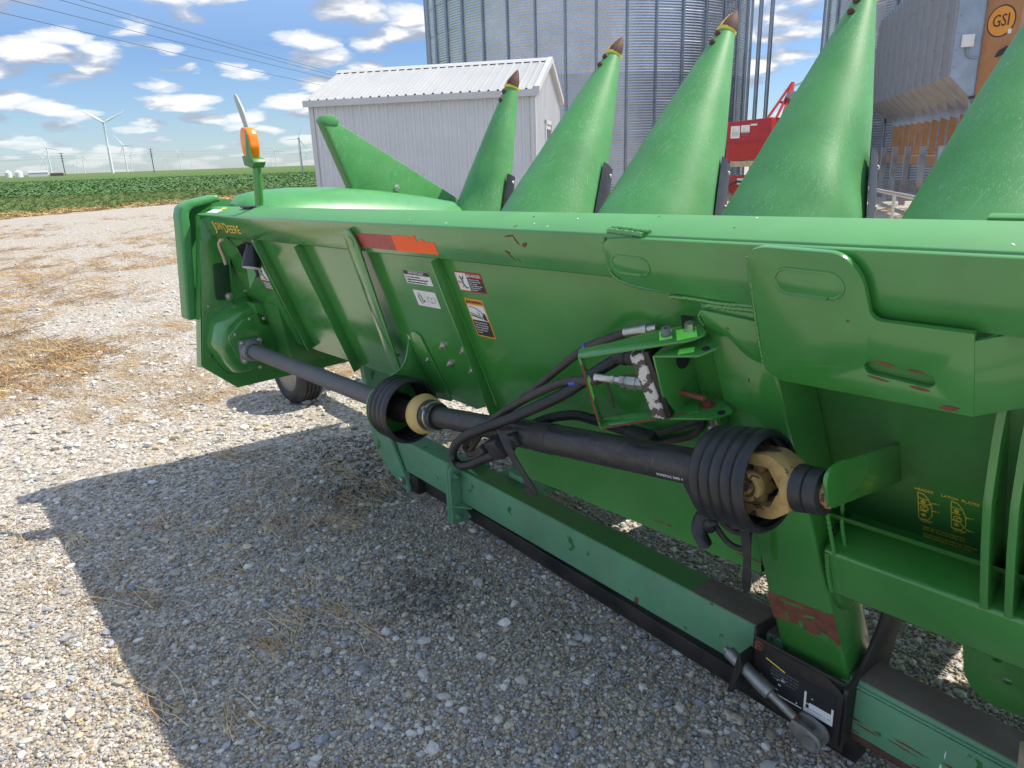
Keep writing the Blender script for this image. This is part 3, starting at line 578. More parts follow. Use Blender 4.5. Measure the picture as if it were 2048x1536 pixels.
# ---- decals on the back sheet
def decal(name, x0, x1, z0, z1, m, y=.0192, r=.005, label=None):
    o = G().prism(rpoly(rect(x0, x1, z0, z1), r, 3), 'y', y-.0010, y).done(name, m, hd)
    if label: o['label'] = label
    return o
def dprism(pts, y, m, parent, name='printed_shape'): return G().prism(pts, 'y', y-.0003, y).done(name, m, parent)
Y1, Y2 = .0180, .0174
d = decal('safety_decal', -2.263, -2.097, -.244, -.189, WHITE, label='white important notice decal')
dprism(rpoly(rect(-2.262, -2.098, -.207, -.190), .004, 3), Y1, BLACKV, d); text('printed_text', 'IMPORTANT', .0175, (-2.18, Y2, -.199), WHITE, d)
for k, s_ in enumerate(('For use with combines', 'equipped with CommandTouch\u2122', 'multi-speed feederhouse drive')): text('printed_text', s_, .0098, (-2.255, Y2, -.2155-.0105*k), BLACKV, d, align='LEFT', sx=1.02)
d = decal('safety_decal', -2.247, -2.106, -.336, -.270, WHITE, label='white decal with tyre and book pictogram')
for k in range(3):
    o_ = circ(-2.215, -.303, .024-.006*k, 20); G().tube([Vector((a*.5-2.215*.5, Y1, b)) for a, b in o_+o_[:1]], .0006, 4, cap=False).done('printed_shape', BLACKV, d)
dprism(rect(-2.178, -2.1775, -.330, -.276), Y1, BLACKV, d); dprism([(-2.205, -.318), (-2.190, -.318), (-2.193, -.306)], Y1, BLACKV, d)
for a, b in (((-2.165, -.292), (-2.145, -.296)), ((-2.145, -.296), (-2.122, -.292)), ((-2.165, -.292), (-2.165, -.312)), ((-2.122, -.292), (-2.122, -.312)), ((-2.165, -.312), (-2.145, -.317)), ((-2.145, -.317), (-2.122, -.312)), ((-2.145, -.296), (-2.145, -.317))): G().tube([(a[0], Y1, a[1]), (b[0], Y1, b[1])], .0008, 4).done('printed_shape', BLACKV, d)
def man(parent, cx, cz, s_, y=Y1):
    for pts, r in (([(-.2, .8), (.1, .3), (.15, -.3)], .13), ([(.1, .3), (.55, .9)], .09), ([(.1, .25), (-.5, -.2), (-.8, .1)], .09), ([(.15, -.3), (-.3, -.75)], .12), ([(.15, -.3), (.5, -.8), (.9, -.75)], .12)):
        G().tube([(cx+a*s_, y, cz+b*s_) for a, b in pts], r*s_, 5, flat=.1).done('printed_shape', BLACKV, parent)
    dprism(circ(cx+.32*s_, cz+.55*s_, .15*s_, 10), y, BLACKV, parent)
d = decal('safety_decal', -1.940, -1.796, -.243, -.168, REDV, label='danger decal')
dprism(rect(-1.935, -1.878, -.238, -.173), Y1, WHITE, d); man(d, -1.907, -.206, .026, Y2)
dprism(rect(-1.876, -1.801, -.238, -.1895), Y1, BLACKV, d); text('printed_text', '\u25b2DANGER', .0145, (-1.839, Y2, -.181), WHITE, d)
for k, s_ in enumerate(('Equipment is rotating', 'can entangle and cause', 'injury or death.', 'Keep all shields in place.', 'Avoid contact with', 'moving parts.')): text('printed_text', s_, .0066, (-1.872, Y2, -.1945-.0076*k), WHITE, d, align='LEFT')
d = decal('safety_decal', -1.936, -1.838, -.419, -.270, ORANGEV, label='orange warning decal')
text('printed_text', '\u25b2WARNING', .0155, (-1.887, Y1-.0004, -.2825), BLACKV, d)
dprism(rpoly(rect(-1.931, -1.843, -.352, -.294), .003, 2), Y1, WHITE, d); dprism(rpoly(rect(-1.931, -1.843, -.414, -.3535), .003, 2), Y1, BLACKV, d)
for pts in ([(-1.925, -.300), (-1.89, -.304), (-1.865, -.318), (-1.862, -.345)], [(-1.928, -.325), (-1.865, -.338)], [(-1.885, -.316), (-1.878, -.332)]): G().tube([(a, Y2, b) for a, b in pts], .0013, 5).done('printed_shape', BLACKV, d)
dprism([(-1.928, -.331), (-1.868, -.342), (-1.868, -.347), (-1.928, -.337)], Y2, BLACKV, d); dprism([(-1.858, -.318), (-1.848, -.325), (-1.845, -.350), (-1.864, -.348)], Y2, BLACKV, d)
for k, s_ in enumerate(('Avoid serious injury from', 'contact with rotating shaft.', 'Keep all driveline shields', 'in place while header', 'is running.')): text('printed_text', s_, .0078, (-1.926, Y2, -.362-.0098*k), WHITE, d, align='LEFT', sx=.86)
d = decal('safety_decal', -3.735, -3.620, -.415, -.283, WHITE, y=.0192, label='small danger decal under the work lamp'); man(d, -3.678, -.328, .034, .0178)
dprism(rect(-3.733, -3.622, -.413, -.372), .0180, BLACKV, d)
for k in range(4): dprism(rect(-3.725, -3.635, -.409+.0095*k, -.4045+.0095*k), .0174, WHITE, d)
dprism(rect(-3.734, -3.621, -.372, -.364), .0173, REDV, d); dprism(rect(-3.734, -3.621, -.4155, -.410), .0173, REDV, d)
# ---- yellow print on the feeder panel
pr_ = empty('latch_print', parent=hd)
YP = .1494
for s_, x in (('HEADER', -.547), ('LATCH', -.492), ('PLATES', -.4495)): text('printed_text', s_, .0108, (x, YP, -.7005), YELV, pr_, sx=1.05)
for ox, nm, lo in ((-.546, 'HIGH PIN', 0), (-.474, 'LOW PIN', 1)):
    def ln(pts, r=.0013): G().tube([(ox+a, YP, -.755+b) for a, b in pts], r, 4).done('printed_line', YELV, pr_)
    ln([(-.015, .045), (-.002, .043), (.008, .03), (.015, .008), (.015, -.02), (.006, -.038), (-.015, -.038), (-.015, .045)]); ln([(-.015, .028), (.006, .026)]); ln([(-.015, .010), (.004, .010)]); ln([(-.015, -.012), (.004, -.012)])
    ln([(-.012, -.041), (.016, -.041)])
    for zc in (.018, -.024): G().lathe([(0, .0055), (.0006, .0055), (.0006, .002), (0, .002)], (ox-.004, YP, -.755+zc), (0, -1, 0), 12).done('printed_line', YELV, pr_)
    o_ = circ(-.002, -.002-.004*lo, .0085, 12); ln(o_+o_[:1]); o_ = circ(.001, -.002-.006*lo, .006, 10); ln(o_+o_[:1])
    for (zc, s_) in ((.02-.055*lo, 'A'), (-.005+.01*lo, 'B')):
        ln([(.004 if s_ == 'A' else .015, zc*.5), (.018, zc+.001), (.026, zc+.002)]); text('printed_text', s_, .0065, (ox+.030, YP, -.755+zc+.002), YELV, pr_)
    text('printed_text', nm, .0052, (ox, YP, -.8015), YELV, pr_)
for k, s_ in enumerate(('Latch pin "A" must extend thru', 'plate "B". If not, turn plate over.', '', 'IMPORTANT: HEADER MAY DETACH', 'FROM COMBINE if plate "B" is not', 'in place.')): text('printed_text', s_, .0074, (-.552, YP, -.818-.0080*k), YELV, pr_, align='LEFT', sx=.98)
for x in (-.655, -.455): G().lathe([(0, .012), (.03, .012), (.032, .009)], (x, .145, -.925), (.9, -.5, -.1), 12).done('drain_plug', BLACKP, ip); 
for x in (-.635, -.432): G().lathe([(0, .007), (.02, .007)], (x, .143, -.927), (.9, -.4, -.1), 8).done('bolt', ZINC, ip)
ch = G().lathe([(0, .01), (.03, .05), (.07, .055), (.11, .02)], (-.715, .16, -.97), (.2, 0, 1), 9)
for v in ch.bm.verts: v.co += Vector((random.random()-.5, random.random()-.5, random.random()-.5))*.03
ch.done('chaff_plug', FIBRE, hd)
# ---- driveline: outboard shaft, bells, inboard shaft
Sy, Sz = -.170, -.716
G().lathe([(0, .040), (1.45, .040)], (-3.84, Sy, Sz), (1, 0, 0), 28).done('outboard_shaft', SHAFTG, hd)
def bell(name, o, d, L_, r0, r1, rib, parent, m=BLACKP, thick=.007):
    prof = []
    n = rib*8
    for i in range(n+1):
        t_ = i/n; r = r0+(r1-r0)*t_+.0085*abs(math.sin(t_*rib*math.pi))**.7
        prof.append((t_*L_, r))
    inner = [(t_, r-thick-.002) for t_, r in prof[::-1]]
    return G().lathe(prof+[(L_+.003, r1-.002)]+inner, o, d, 48, cap=False).done(name, m, parent, sharp=60)
# support bracket for the first bell: plate across the sheet, standing rearward
bx = -2.425
br = rpoly([(.019, -.50), (.019, -.78), (-.06, -.83), (Sy+.02, Sz-.13), (Sy-.09, Sz-.09), (Sy-.135, Sz+.01), (Sy-.08, Sz+.11), (-.05, -.60)], [0, 0, .04, .08, .08, .08, .08, .05], 6)
brk = G().prism(br, 'x', bx-.004, bx+.004, holes=[circ(Sy, Sz, .05, 20)]).done('bearing_bracket', GREEN, hd, bevel=.0015)
G().prism(rpoly([(-2.425, -.49), (-2.36, -.465), (-2.325, -.48), (-2.285, -.79), (-2.425, -.80)], [.0, .02, .03, .02, 0], 4), 'y', .012, .0195).done('bracket_flange', GREEN, brk, bevel=.002)
D2 = (Vector((-.645, -.160, -.487))-Vector((-2.215, Sy, -.702))).normalized()
bell('bell_guard', (-2.418, Sy, Sz), (1, 0, .03), .135, .118, .124, 4, hd)
G().lathe([(0, .055), (.05, .06), (.10, .045), (.22, .05)], (-2.41, Sy, Sz), (1, 0, .02), 16).done('universal_joint', BLACKS, hd)
o1 = Vector((-2.215, Sy, -.702))
G().lathe([(0, .020), (.0, .066), (.008, .074), (.025, .078), (.030, .074), (.034, .076), (.055, .070), (.065, .060), (.068, .052)], o1, D2, 40).done('yellow_shield_cone', YELLOWP, hd)
G().lathe([(.055, .056), (.062, .060), (.095, .056), (.10, .050), (.13, .049)], o1, D2, 36).done('shield_collar', BLACKP, hd)
cl = G().lathe([(.098, .0565), (.106, .0565)], o1, D2, 36).done('hose_clamp', ZINC, hd); G().box(-.006, .006, -.006, .006, -.012, .012, Matrix.Translation(o1+D2*.10+Vector((0, -.03, .05)))).done('clamp_screw', ZINC, cl); G().box(-.012, .012, -.006, .006, -.006, .006, Matrix.Translation(o1+D2*.10+Vector((0, -.01, -.06)))).done('clamp_screw', ZINC, cl)
G().lathe([(.10, .0385), (.60, .0385)], o1, D2, 32).done('inner_guard_tube', SHAFTB, hd)
G().lathe([(.585, .030), (.585, .0455), (1.40, .0455)], o1, D2, 36).done('outer_guard_tube', SHAFTB, hd)
text('tube_print', 'BONDIOLI  5095 4', .011, tuple(o1+D2*1.24+Vector((0, -.0465, -.005))), WHITE, hd, rot=(PI2, -math.atan2(D2.z, D2.x), 0)).data.body = 'M1P8TOC 5095 4'
o2 = o1+D2*1.345
bell('bell_guard', o2, D2, .145, .104, .110, 5, hd)
# yokes of the stored end
sideu = Vector((0, -1, 0)); sideu = (sideu-D2*sideu.dot(D2)).normalized(); upu = D2.cross(sideu)*-1
if upu.z < 0: upu = -upu
def yoke(name, base, d, u, v, s_, sl, m=YELLOW):
    """a fork: hub, two tapering arms along +-u with eyes"""
    g = G(); B = Matrix(((d.x, v.x, u.x, base.x), (d.y, v.y, u.y, base.y), (d.z, v.z, u.z, base.z), (0, 0, 0, 1))); a = s_*sl
    for sg in (1, -1):
        pts = rpoly([(.02*a, 0), (.02*a, .040*s_*sg), (-.045*a, .062*s_*sg), (-.155*a, .060*s_*sg), (-.155*a, .040*s_*sg), (-.050*a, .038*s_*sg), (-.012*a, .0)], [0, .006, .015, .004, .004, .008, .008], 4)
        g.prism(pts, 'y', -.031*s_, .031*s_, M=B)
    g.lathe([(-.012*a, .030*s_), (.0*a, .042*s_), (.04*a, .040*s_)], base, d, 24)
    o = g.done(name, m, hd, bevel=.004, seg=2)
    for sg in (1, -1): G().lathe([(.0605*s_, .024*s_), (.0628*s_, .024*s_), (.063*s_, .020*s_)], base+d*(-.115*a), u*sg, 18).done('bearing_cap', RUSTD, o)
    return o
yb = o1+D2*1.540
yoke('outer_yoke', yb, D2, (upu*.93-sideu*.37).normalized(), (sideu*.93+upu*.37).normalized(), 1.18, .55)
yc = yb-D2*.0746
G().lathe([(-.062, .016), (.062, .016)], yc, (upu*.93-sideu*.37), 14).lathe([(-.066, .016), (.066, .016)], yc, (sideu*.93+upu*.37), 14).lathe([(-.024, .026), (.024, .026)], yc, D2, 14).done('cross_journal', YELLOW, hd)
sv = (sideu*.93+upu*.37).normalized()
for q_ in (sv, -sv): G().lathe([(.030, .018), (.032, .032), (.058, .034), (.060, .024), (.050, .020), (.050, .001)], yc, q_, 22).done('yoke_eye', YELLOW, hd, bevel=.002)
G().lathe([(.018, .030), (.020, .052), (.046, .050), (.048, .047), (.052, .050), (.078, .048), (.080, .036), (.082, .036), (.078, .030)], yb, D2, 36).done('locking_collar', BLACKP, hd)
G().lathe([(.05, .032), (.088, .032), (.089, .026)], yb, D2, 24).done('splined_hub', YELLOW, hd)
# ---- left end of the header
es = [(-.01, -.02), (-.06, -.135), (-.395, -.734), (-.286, -.942), (.41, -1.19), (.75, -1.15), (.75, -.45), (.30, -.18), (.122, -.02)]
esh = G().prism(es, 'x', -4.106, -4.098).done('end_sheet', GREEN, hd, bevel=.001)
G().prism(rpoly([(-.066, -.255), (.016, -.288), (-.070, -.478), (-.150, -.440)], .02, 4), 'x', -4.099, -4.0955).done('access_cover', GREENK, esh, bevel=.001)  # raised plate for the recess, its shade put in as darker green
for k in range(10):
    y_, z_ = ((-.20, -.45), (-.28, -.58), (-.30, -.72), (-.24, -.85), (-.06, -.98), (.05, -.33), (.02, -.47), (-.33, -.70), (.12, -1.03), (.25, -1.06))[k]; bolt(-4.097, y_, z_, .008, esh, GREEN if k % 3 else ZINC, ax=(1, 0, 0), washer=False, stud=False)
path = [(.10, .012), (.0, -.004), (-.03, -.07), (-.07, -.14), (-.24, -.44), (-.40, -.734)]
G().grid([[(x, y + (.0 if x > -4.11 else -.004), z) for x in (-4.172, -4.150, -4.104)] for y, z in path]).done('end_frame_strip', GREEN, hd)
G().prism([(-.06, -.12), (-.395, -.734), (-.378, -.742), (-.04, -.12)], 'x', -4.175, -4.100).done('end_flange', GREEN, hd, bevel=.002)
ocp = [(.17, .045), (.145, .052), (.005, .078), (-.045, .066), (-.074, .030), (-.10, -.03), (-.316, -.487)]
icp = [(-.268, -.508), (-.050, -.055), (-.030, .0), (-.012, .026), (.02, .034), (.14, .012), (.17, .006)]
ec = G().prism(ocp+icp, 'x', -4.300, -4.178).done('end_shield_rim', POLYH, hd, bevel=.014, seg=3)
G().prism([(.30, -.04), (.145, .030), (.005, .060), (-.06, .03), (-.30, -.486), (.5, -.75)], 'x', -4.305, -4.296).done('end_shield', POLYH, ec)
gb = rpoly([(-.235, -.515), (-.322, -.633), (-.322, -.749), (-.297, -.85), (-.185, -.882), (-.02, -.80), (.064, -.655), (.024, -.500), (-.085, -.482)], [.03]*9, 3)
gsh = G().prism(gb, 'x', -4.10, -3.93, taper=.80).done('gearcase_shield', GREEN, hd, bevel=.012, seg=2)
G().prism(rpoly([(-.03, -.50), (.05, -.545), (.03, -.70), (-.05, -.62)], .015), 'x', -4.09, -3.90).done('shield_cap', GREEN, gsh, bevel=.006)
G().prism(rpoly([(-.245, -.60), (-.25, -.75), (-.21, -.83), (-.08, -.845), (.03, -.70), (-.02, -.56), (-.12, -.55)], .02), 'x', -3.935, -3.90).done('gearcase_plate', GREEN, gsh, bevel=.003)
for y_, z_ in ((-.02, -.60), (.0, -.72), (-.09, -.565), (-.17, -.83), (-.20, -.60)): bolt(-3.899, y_, z_, .010, gsh, ZINC, ax=(1, 0, 0), washer=False, stud=False)
q = [(Sy+.088*math.cos(R(a)), Sz+.088*math.sin(R(a))) for a in (25, 115, 205, 295)]
fl = G().prism(rpoly(q, .018, 4), 'x', -3.90, -3.872).done('bearing_flange', GREYC, hd, bevel=.003)
G().lathe([(-.01, .064), (.012, .060), (.040, .056), (.042, .043), (.0, .043)], (-3.872, Sy, Sz), (1, 0, 0), 32).done('bearing_housing', GREYC, fl)
for a in (25, 115, 205, 295): bolt(-3.872, Sy+.070*math.cos(R(a)), Sz+.070*math.sin(R(a)), .0095, fl, ZINC, ax=(1, 0, 0), stud=True)
bolt(-4.095, -.075, -.455, .013, esh, ZINC, ax=(1, 0, 0), washer=True, stud=False)
# work lamp hanging under the beam, its wire, a tan rod
wl = G().lathe([(-.075, .012), (-.070, .030), (-.03, .040), (.03, .047), (.045, .047)], (-3.565, -.03, -.205), (.10, -.55, -.80), 20).done('work_lamp', BLACKP, hd)
G().lathe([(.040, .040), (.048, .045), (.052, .038)], (-3.565, -.03, -.205), (.10, -.55, -.80), 20).done('lamp_lens', WHITE, wl)
G().box(-3.61, -3.55, -.02, -.012, -.18, -.122).box(-3.61, -3.604, -.06, -.012, -.20, -.13).done('lamp_bracket', BLACKS, wl)
G().tube(smooth_path([(-3.60, -.03, -.15), (-3.72, -.02, -.165), (-3.83, .0, -.145), (-3.92, .02, -.13)], 8), .004, 6).done('lamp_wire', HOSE, wl)
G().tube(smooth_path([(-3.70, .0, -.20), (-3.72, .005, -.26), (-3.71, .005, -.30), (-3.73, .01, -.34)], 8), .007, 6).done('lamp_wire', HOSE, wl)
G().tube(smooth_path([(-3.90, -.015, -.128), (-3.925, -.02, -.132), (-3.935, -.035, -.155), (-3.93, -.045, -.22), (-3.925, -.055, -.255)], 8), .008, 10).done('lock_pin', WOOD, hd)
# amber flasher on its stalk with the marker blade (upright in the world)
fb = empty('flasher_stalk', parent=hd); fb.matrix_parent_inverse = Matrix(); fb.matrix_basis = HINV @ Matrix.Translation((-3.585, 1.475, 1.475+DZ))
G().tube([(.0, 0, 0), (.004, 0, .02), (.010, 0, .06), (.030, 0, .205)], .021, 14).done('stalk', GREENB, fb)
G().box(-.02, .055, -.02, .03, .0, .022).done('stalk_foot', GREENB, fb, bevel=.006)
G().box(-.135, -.015, -.045, .055, .012, .020).done('bracket_plate', BLACKS, fb, bevel=.002)
G().prism(rpoly([(-.045, .215), (.045, .20), (.075, .225), (.06, .245), (-.06, .26)], .008), 'y', -.03, .03).done('lamp_base', GREEND, fb, bevel=.004)
G().prism(rpoly([(-.045, .250), (.025, .243), (.042, .30), (.034, .355), (.010, .388), (-.042, .392), (-.066, .35), (-.064, .30)], .012), 'y', -.028, .028).done('amber_lamp', AMBER, fb, bevel=.012, seg=3)
G().prism([(-.005, .235), (.062, .235), (.034, .375)], 'y', -.033, -.0285).done('lamp_shield', GREEND, fb)
G().prism(rpoly([(-.045, .385), (.008, .372), (-.035, .47), (-.09, .535), (-.115, .55), (-.125, .53)], [0, .004, .02, .02, .012, .01], 5), 'y', -.004, .004, M=Matrix.Translation((0, 0, 0))).done('marker_blade', REFL, fb)
# ---- hood and fin of the end divider (built in the world, carried by the header)
def HW(g):
    for v in g.bm.verts: v.co = HINV @ (v.co+Vector((0, 0, DZ)))
    return g
rows = []
prof = [(1.455, 1.40, .12), (1.47, 1.50, .22), (1.52, 1.545, .28), (1.62, 1.562, .30), (1.80, 1.566, .31), (2.05, 1.556, .31), (2.35, 1.522, .30), (2.68, 1.470, .28), (2.95, 1.415, .25), (3.12, 1.360, .22)]
for y_, zt, w in prof: rows.append([(-3.93+w*math.sin(a)*(1 if a < 0 else 1), y_, zt-.34*(1-math.cos(a))**1.0) for a in [R(k*9-90) for k in range(21)]])
hoodo = HW(G().grid(rows)).done('divider_hood', POLYH, hd)
HW(G().prism([(1.50, 1.27), (2.9, 1.22), (3.0, .75), (1.6, .62)], 'x', -4.085, -3.70)).done('divider_sun_block', GREEND, hd)  # unseen block added to close a sunny gap in the ground shadow
fin = HW(G().prism(rpoly([(2.10, 1.925), (2.125, 1.948), (2.175, 1.945), (2.20, 1.908), (3.055, 1.424), (3.055, 1.35), (2.27, 1.47), (2.248, 1.55)], [.01, .01, .02, .05, .02, 0, 0, .02], 4), 'x', -4.072, -4.028)).done('divider_fin', POLY, hd, bevel=.006)
HW(G().prism([(2.092, 1.93), (2.112, 1.935), (2.262, 1.55), (2.262, 1.46), (2.245, 1.46), (2.240, 1.55)], 'x', -4.105, -4.028)).done('fin_edge', GREEND, fin, bevel=.004)
HW(G().prism(rpoly([(2.085, 1.918), (2.112, 1.955), (2.165, 1.957), (2.205, 1.925), (2.19, 1.895), (2.12, 1.90)], .012), 'x', -4.10, -4.024)).done('fin_knob', POLY, fin, bevel=.01)
HW(G().lathe([(0, .02), (.006, .02), (.008, .014)], (-4.028, 2.56, 1.525), (1, 0, 0), 16)).done('bolt', ZINC, fin)
# ---- snouts
def snout(xc, zt, yt, r0, dent, name='snout', zb=1.02, yb=2.82, strip=True, seedv=0):
    B, T = Vector((xc, yb, zb)), Vector((xc, yt, zt-.10)); ax = (T-B); Ln = ax.length; ax.normalize()
    u = Vector((1, 0, 0)); v = ax.cross(u).normalized()
    if v.y > 0: v = -v          # v points rearward, to the viewer
    n, m = 40, 44; rows = []
    for i in range(m+1):
        t_ = i/m; r = r0*(1-t_)+.042*t_+.006*math.sin(math.pi*t_)
        row = []
        for k in range(n):
            a = 2*math.pi*k/n; rr = r
            p = B+ax*(Ln*t_)+(u*math.cos(a)*1.0+v*math.sin(a)*.96)*rr
            nz = mnoise.noise(Vector((p.x*2.1+seedv, p.y*2.1, p.z*1.8)))*.012*(1-t_)+.004*mnoise.noise(p*7+Vector((seedv, 0, 0)))*(1-t_)
            for (da, dt, dw, dd) in dent:
                q = math.exp(-(((a-da+math.pi) % (2*math.pi)-math.pi)/dw)**2-((t_-dt)/(dw*.28))**2); nz += dd*q
            p += (u*math.cos(a)+v*math.sin(a))*nz
            row.append(p)
        rows.append(row)
    s_ = HW(G().grid(rows, closed=True)).done(name, POLY, hd)
    tip = B+ax*Ln
    cap = []
    for t_, r in ((-.012, .050), (.02, .047), (.05, .034), (.085, .016), (.105, .003)): cap.append([tip+ax*t_+u*(.006+t_*.12)+(u*math.cos(2*math.pi*k/16)+v*math.sin(2*math.pi*k/16)*(1 if math.sin(2*math.pi*k/16) > 0 else .6))*r for k in range(16)])
    c_ = HW(G().grid(cap, closed=True)).done('tip_cap', RUSTD, s_, sharp=50)
    ys = [[tip+ax*t_+u*(.006+t_*.12)+(u*math.cos(a)+v*math.sin(a))*(r+.0012) for a in (R(95), R(125), R(150))] for t_, r in ((-.012, .050), (.02, .047), (.05, .034), (.085, .016))]
    HW(G().grid(ys)).done('yellow_stripe', YELV, c_)
    bnd = [[tip+ax*t_+(u*math.cos(a)+v*math.sin(a))*(r) for a in [R(20*k) for k in range(19)]] for t_, r in ((-.024, .0475), (-.012, .0525), (-.008, .052))]
    HW(G().grid(bnd)).done('cap_band', YELV, c_)
    for dd in (.055, .115):
        a = R(94); r = .042+(r0-.042)/Ln*dd+.004; p = tip-ax*dd+(u*math.cos(a)+v*math.sin(a))*r
        HW(G().lathe([(-.006, .017), (.004, .016), (.008, .010)], p, (u*math.cos(a)+v*math.sin(a)), 12)).done('rivet', RUSTD, s_)
    if strip:
        pts = []
        st = []
        for t_ in (.12, .2, .28, .36, .44, .50, .515):
            r = r0*(1-t_)+.042*t_+.006*math.sin(math.pi*t_)
            for_ = []
            for a, off in ((R(-4), .004), (R(-14), .020), (R(-28), .026), (R(-38), .006)):
                for_.append(B+ax*(Ln*t_)+(u*math.cos(a)+v*math.sin(a))*(r+off+.006))
            st.append(for_)
        o_ = HW(G().grid(st)).done('rubber_strip', BLACKP, s_)
        for t_ in (.22, .36, .48):
            r = r0*(1-t_)+.042*t_+.006*math.sin(math.pi*t_); p = B+ax*(Ln*t_)+(u*math.cos(R(-22))+v*math.sin(R(-22)))*(r+.026); HW(G().lathe([(-.004, .011), (.006, .010), (.009, .006)], p, u, 10)).done('bolt', ZINC, o_)
    return s_
snout(-3.80, 2.23, 3.36, .232, [(R(60), .36, .55, -.026), (R(75), .47, .35, .014)], seedv=1, yb=2.93)
snout(-3.075, 2.35, 3.53, .372, [(R(50), .25, .5, -.010)], seedv=2)
snout(-2.315, 2.372, 3.53, .386, [(R(80), .35, .6, -.012)], seedv=3)
snout(-1.585, 2.40, 3.46, .382, [(R(10), .42, .40, -.034), (R(42), .33, .4, .014)], seedv=4)
snout(-.84, 2.40, 3.48, .384, [(R(60), .25, .6, -.012)], seedv=5)
snout(-.08, 2.40, 3.48, .384, [], seedv=6)
# ---- coupler bracket, valve block, hoses
cb_x0, cb_x1 = -1.022, -.928
def plate_poly(g, pts, th): g.prism(pts, 'z', th[0], th[1])
cb = G().prism(rpoly([(-1.030, -.118), (-.925, -.085), (-.898, -.035), (-.955, .0), (-1.03, .018)], [.004, .004, .01, 0, 0], 3), 'z', -.256, -.250).done('coupler_bracket', GREEN, hd, bevel=.001)
G().prism(rpoly([(-1.036, -.112), (-.930, -.072), (-.900, -.030), (-.945, .0), (-1.03, .018)], [.004, .004, .01, 0, 0], 3), 'z', -.446, -.440).done('bracket_lower_leaf', GREEN, cb, bevel=.001)
G().prism([(-.115, -.440), (-.110, -.38), (-.118, -.37), (-.118, -.252), (.018, -.252), (.018, -.440)], 'x', -1.034, -1.028).done('bracket_web', GREEN, cb, bevel=.001)
for x, y_, z_ in ((-.925, -.055, -.2495), (-.925, -.045, -.4395)): G().lathe([(0, .0095), (.0006, .0095)], (x, y_, z_), (0, 0, 1), 14).done('bolt_hole', TRIMD, cb)
G().lathe([(0, .028), (.002, .028)], (-1.027, -.02, -.315), (1, 0, 0), 16).done('port_hole', TRIMD, cb)
G().lathe([(0, .007), (.085, .007)], (-1.04, -.055, -.395), (1, -.05, 0), 10).done('stud', RUST, cb)
bolt(-.975, -.03, -.4395, .011, cb, RUST, ax=(0, 0, 1), stud=False)
# folded strap, swung rearward
A, Bp = Vector((-.965, -.045, 0)), Vector((-1.182, -.212, 0)); dr = (Bp-A).normalized(); pn = Vector((-dr.y, dr.x, 0)); pn = pn if pn.y > 0 else -pn
SM = Matrix(((dr.x, pn.x, 0, A.x), (dr.y, pn.y, 0, A.y), (0, 0, 1, 0), (0, 0, 0, 1)))
Ls = (Bp-A).length
st = G().prism(rpoly([(-.035, -.01), (.0, -.028), (Ls, -.005), (Ls, .034), (.16, .036), (.12, .052), (-.02, .050)], [.012, .02, 0, 0, .02, .02, .02], 4), 'z', -.228, -.2215, M=SM).done('coupler_strap', GREEN, hd, bevel=.001)
G().box(Ls-.0065, Ls, -.005, .034, -.443, -.222, SM).done('strap_upright', GREEN, st, bevel=.0015)
G().box(.02, Ls, -.005, .034, -.4435, -.437, SM).done('strap_lower_arm', GREEN, st, bevel=.0015)
G().box(.0, Ls-.006, -.0058, -.0045, -.2278, -.2218, SM).box(Ls-.006, Ls-.0005, -.0058, -.0045, -.42, -.245, SM).box(.05, Ls-.006, -.0058, -.0045, -.4432, -.4372, SM).done('rusty_cut_edge', RUST, st)
G().box(.045, .075, -.004, .040, -.2213, -.2208, SM).box(-.012, .035, -.020, .030, -.2213, -.2208, SM).done('neon_tape', NEON, st)
G().box(Ls-.0072, Ls-.0064, -.004, .02, -.355, -.29, SM).done('neon_tape', NEON, st)
G().prism([(-.985, -.075), (-.955, -.055), (-.945, -.075), (-.975, -.097)], 'z', -.2498, -.2493).done('neon_tape', NEON, cb)
def capbolt(p, m, hexa): return G().lathe([(0, .013), (.004, .013), (.004, .011), (.020, .011), (.021, .005), (.014, .005)] if not hexa else [(0, .014), (.003, .014), (.003, .0115), (.022, .0115), (.023, .006)], p, (.1, 0, 1), 6 if hexa else 16)
capbolt(SM @ Vector((.058, .016, -.2215)), BLACKS, False).done('cap_screw', GREYC, st); capbolt(SM @ Vector((.003, .016, -.2215)), ZINC, True).done('hex_bolt', ZINC, st)
G().box(-.005, .02, .03, .09, -.225, -.216, SM).done('strap_tail', BLACKS, st)
# valve block
vbm = Matrix.Translation((-1.078, -.085, -.348)) @ Matrix.Rotation(R(-8), 4, 'Y') @ Matrix.Rotation(R(18), 4, 'Z')
vb = G().box(-.019, .019, -.045, .045, -.098, .098, vbm).done('valve_block', WHITEWORN, hd, bevel=.010, seg=3)
G().box(.0195, .034, -.043, .045, -.092, .10, vbm).done('block_backplate', BLACKS, vb, bevel=.003)
